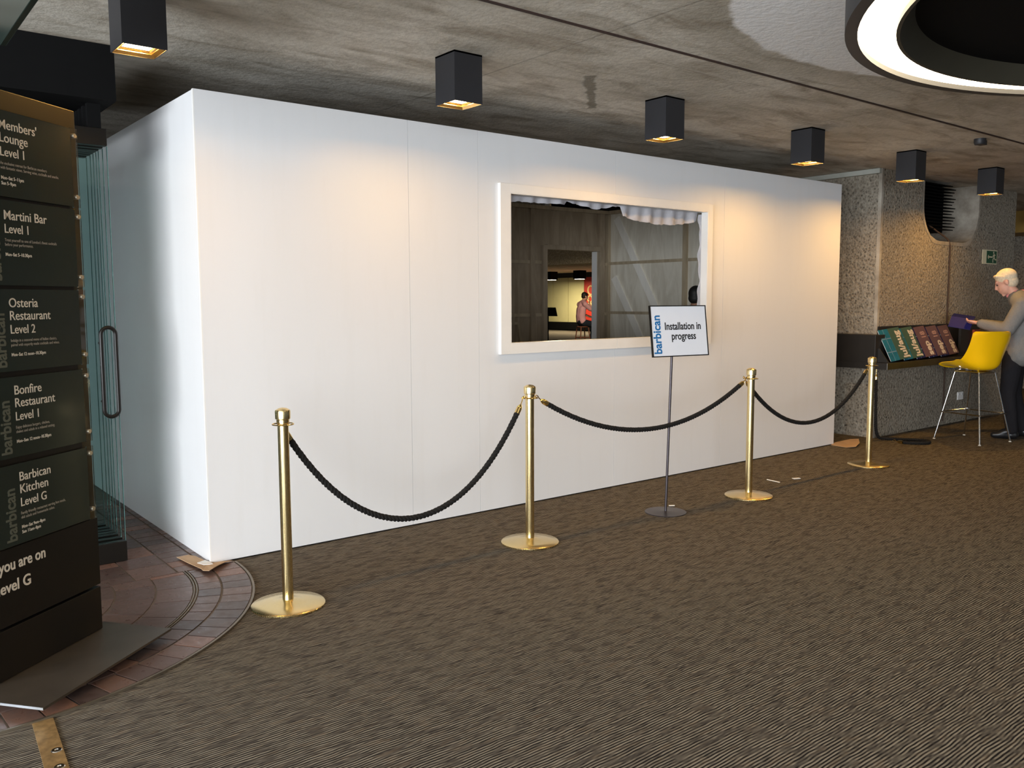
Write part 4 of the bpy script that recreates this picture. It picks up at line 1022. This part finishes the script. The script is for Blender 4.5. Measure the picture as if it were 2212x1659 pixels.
for (y, z, a) in ((0.86, 1.62, 0.20), (0.9, 1.18, 0.15), (0.42, 0.92, 0.17), (0.92, 0.86, 0.13), (0.5, 1.5, .12)):
    tube(bm, [(-0.055, y+a*math.cos(i*math.pi/8), z+a*1.1*math.sin(i*math.pi/8)) for i in range(16)], 0.045, 6, True)
obj('pale_figures', bm, PBL, ps)
struct(B('beam_far', HAMMER, [(12.0, 12.6, 5.0, 22.0, 2.40, HC)]))
def farlight(p, r=0.16, lab='', e=60):
    t = thing('spot_fitting', lab, 'ceiling light', p, group='black spot fittings over the far glass wall')
    bm = bmesh.new(); box(bm, -r, r, -r, r, -0.40, 0.0); obj('housing', bm, MATTE, t)
    B('lamp', LAMP, [(-r*0.75, r*0.75, -r*0.75, r*0.75, -0.415, -0.401)], t)
    l = bpy.data.lights.new('fitting_lamp', 'AREA'); l.size = 0.3; l.energy = e; l.color = (1, 0.86, 0.58)
    o = bpy.data.objects.new('fitting_lamp', l); COL.objects.link(o); o.parent = t; o.location = (0, 0, -0.43)
farlight((26.6, 25.35, HC), 0.22, 'black spot fitting over the middle of the far glass wall', 120)
farlight((26.6, 27.4, HC), 0.22, 'black spot fitting over the left part of the far glass wall', 120)
farlight((26.6, 23.0, HC), 0.22, 'black spot fitting over the red poster', 160)
farlight((9.5, 7.7, HC), 0.12, 'added spot fitting behind the booth, out of view, lighting the far beam', 300)  # lamp added out of view to brighten the concrete beam
farlight((13.9, 11.4, HC), 0.12, 'added spot fitting, out of view, lighting the man in pink', 110)  # lamp added out of view so the seated man's shirt is lit
le = thing('lectern', 'black slanted music stand in front of the far glass wall', 'music stand', (19.30, 19.22, 0))
bm = bmesh.new(); prism(bm, [(-0.5, 0.98), (0.36, 0.98), (0.20, 1.30), (-0.4, 1.30)], -0.02, 0.02, 'x'); obj('desk', bm, MATTE, le); bm = bmesh.new(); tube(bm, [(0, 0, 0), (0, 0, 1.0)], 0.02, 8); lathe(bm, [(0, 0), (0.2, 0), (0.2, 0.02), (0, 0.03)], 24); obj('stand_pole', bm, MATTE, le)
# things seen over the top of the booth's back wall
struct(B('beam_rear', HAMMER, [(3.5, 5.93, 3.9, 4.3, 2.76, HC)]))
struct(B('trim_7', MATTE, [(6.42, 9.8, 3.98, 4.3, 2.74, HC)]))
struct(B('trim_9', mat('pale_drop_panel', (0.55, 0.55, 0.52), 0.6, var=.1), [(5.96, 6.04, 3.9, 4.0, 2.76, HC)]))
cv = thing('cove_light', 'short glowing strip light high behind the booth back wall', 'strip light', (6.60, 3.95, 2.87))
B('tube', emis('cove_glow', (1.0, 0.92, 0.62), 1.1), [(0, 0.48, 0, 0.02, 0.012, 0.07)], cv); B('housing', BLACK, [(-0.01, 0.49, 0.02, 0.03, 0.0, HC-2.87), (-0.01, 0.49, -0.01, 0.02, 0.0, 0.01)], cv)

# ------------------------------------------------------------------ behind the man at the right edge
pd = thing('poster_display', 'cream and red display panel in the corridor behind the reading man', 'display', (13.2, -0.6, 0))
B('board', mat('cream_board', (0.62, 0.47, 0.24), 0.6), [(0, 0.04, -1.4, 0.5, 0.30, 1.05)], pd); B('red_band', mat('red_band', (0.35, 0.03, 0.02), .5), [(-0.004, 0, -1.4, 0.5, 0.86, 1.02), (-0.004, 0, -1.4, 0.5, 0.56, 0.60)], pd)
B('leg', BLACK, [(0, 0.04, -1.35, -1.30, 0, 0.30), (0, 0.04, 0.40, 0.45, 0, 0.30)], pd)
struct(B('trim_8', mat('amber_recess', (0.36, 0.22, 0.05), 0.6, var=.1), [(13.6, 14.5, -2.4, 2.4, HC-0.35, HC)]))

# ------------------------------------------------------------------ floor scraps
def scrap(name, pts, z, m, label, cat, th=0.003, curl=0.0):
    bm = bmesh.new(); c = Vector((sum(p[0] for p in pts)/len(pts), sum(p[1] for p in pts)/len(pts)))
    a = [bm.verts.new((p[0], p[1], z+p[2])) for p in pts]; b = [bm.verts.new((p[0], p[1], z+p[2]+th)) for p in pts]
    ca = bm.verts.new((c.x, c.y, z)); cb = bm.verts.new((c.x, c.y, z+th)); n = len(pts)
    for i in range(n):
        j = (i+1) % n; bm.faces.new((ca, a[j], a[i])); bm.faces.new((cb, b[i], b[j])); bm.faces.new((a[i], a[j], b[j], b[i]))
    return tag(obj(name, bm, m), label, cat)
scrap('cardboard_scrap', [(-0.134, 0.217, .008), (-0.06, 0.235, .004), (-0.03, 0.20, 0.0), (-0.008, -0.004, 0.0), (0.05, -0.010, 0.0), (0.10, -0.055, .006), (0.05, -0.085, .015), (0.0, -0.13, .020), (-0.05, -0.18, .024), (-0.085, -0.205, .020), (-0.105, -0.16, .014), (-0.10, -0.115, .012), (-0.12, 0.05, .010)], 0.0105, KRAFT, 'torn brown cardboard wedged under the near corner of the booth', 'cardboard')
scrap('paper_scrap', [(-0.075, 0.03, 0), (-0.02, 0.055, 0), (-0.008, -0.002, 0), (-0.012, -0.06, 0.002), (-0.06, -0.04, 0.002)], 0.0175, PAPER, 'small white paper scrap on the cardboard at the near booth corner', 'paper')
scrap('cardboard_scrap', [(6.62, -0.01, 0), (6.60, -0.20, 0.0), (6.66, -0.27, .01), (6.86, -0.20, .02), (7.05, -0.08, .03), (7.02, 0.0, .02), (6.75, 0.02, 0.01)], 0.003, KRAFT, 'torn brown cardboard poking out at the far end of the booth', 'cardboard')
def splinter(a, b, w, lab):
    bm = bmesh.new(); beam(bm, (*a, 0.005), (*b, 0.005), w, 0.005); tag(obj('wood_splinter', bm, PAPER if w > .03 else PINEW), lab, 'debris')
splinter((4.579, -0.642), (4.564, -0.778), 0.010, 'thin pale wood splinter on the carpet behind the third brass post')
splinter((4.784, -0.762), (4.845, -0.786), 0.032, 'small white chip on the carpet right of the wood splinter')
splinter((3.20, -0.74), (3.235, -0.765), 0.014, 'pale wood chip behind the base of the sign stand')
fs = thing('floor_strip', 'worn brass floor strip with screws at the bottom left of the carpet', 'floor strip', (-1.17, -1.75, 0))
bm = bmesh.new(); beam(bm, (0.008, 0.235, 0.003), (-0.04, -0.45, 0.003), 0.070, 0.005); obj('strip', bm, WORN, fs)
for dx, dy in ((0.003, -0.036), (-0.012, -0.16), (-0.02, -0.30)):
    bm = bmesh.new(); lathe(bm, [(0, 0.0056), (0.005, 0.0056), (0.007, 0.008), (0.0155, 0.0078), (0.018, 0.0055), (0, 0.0050)], 22, dx, dy); obj('screw', bm, CHROME, fs, smooth=True)
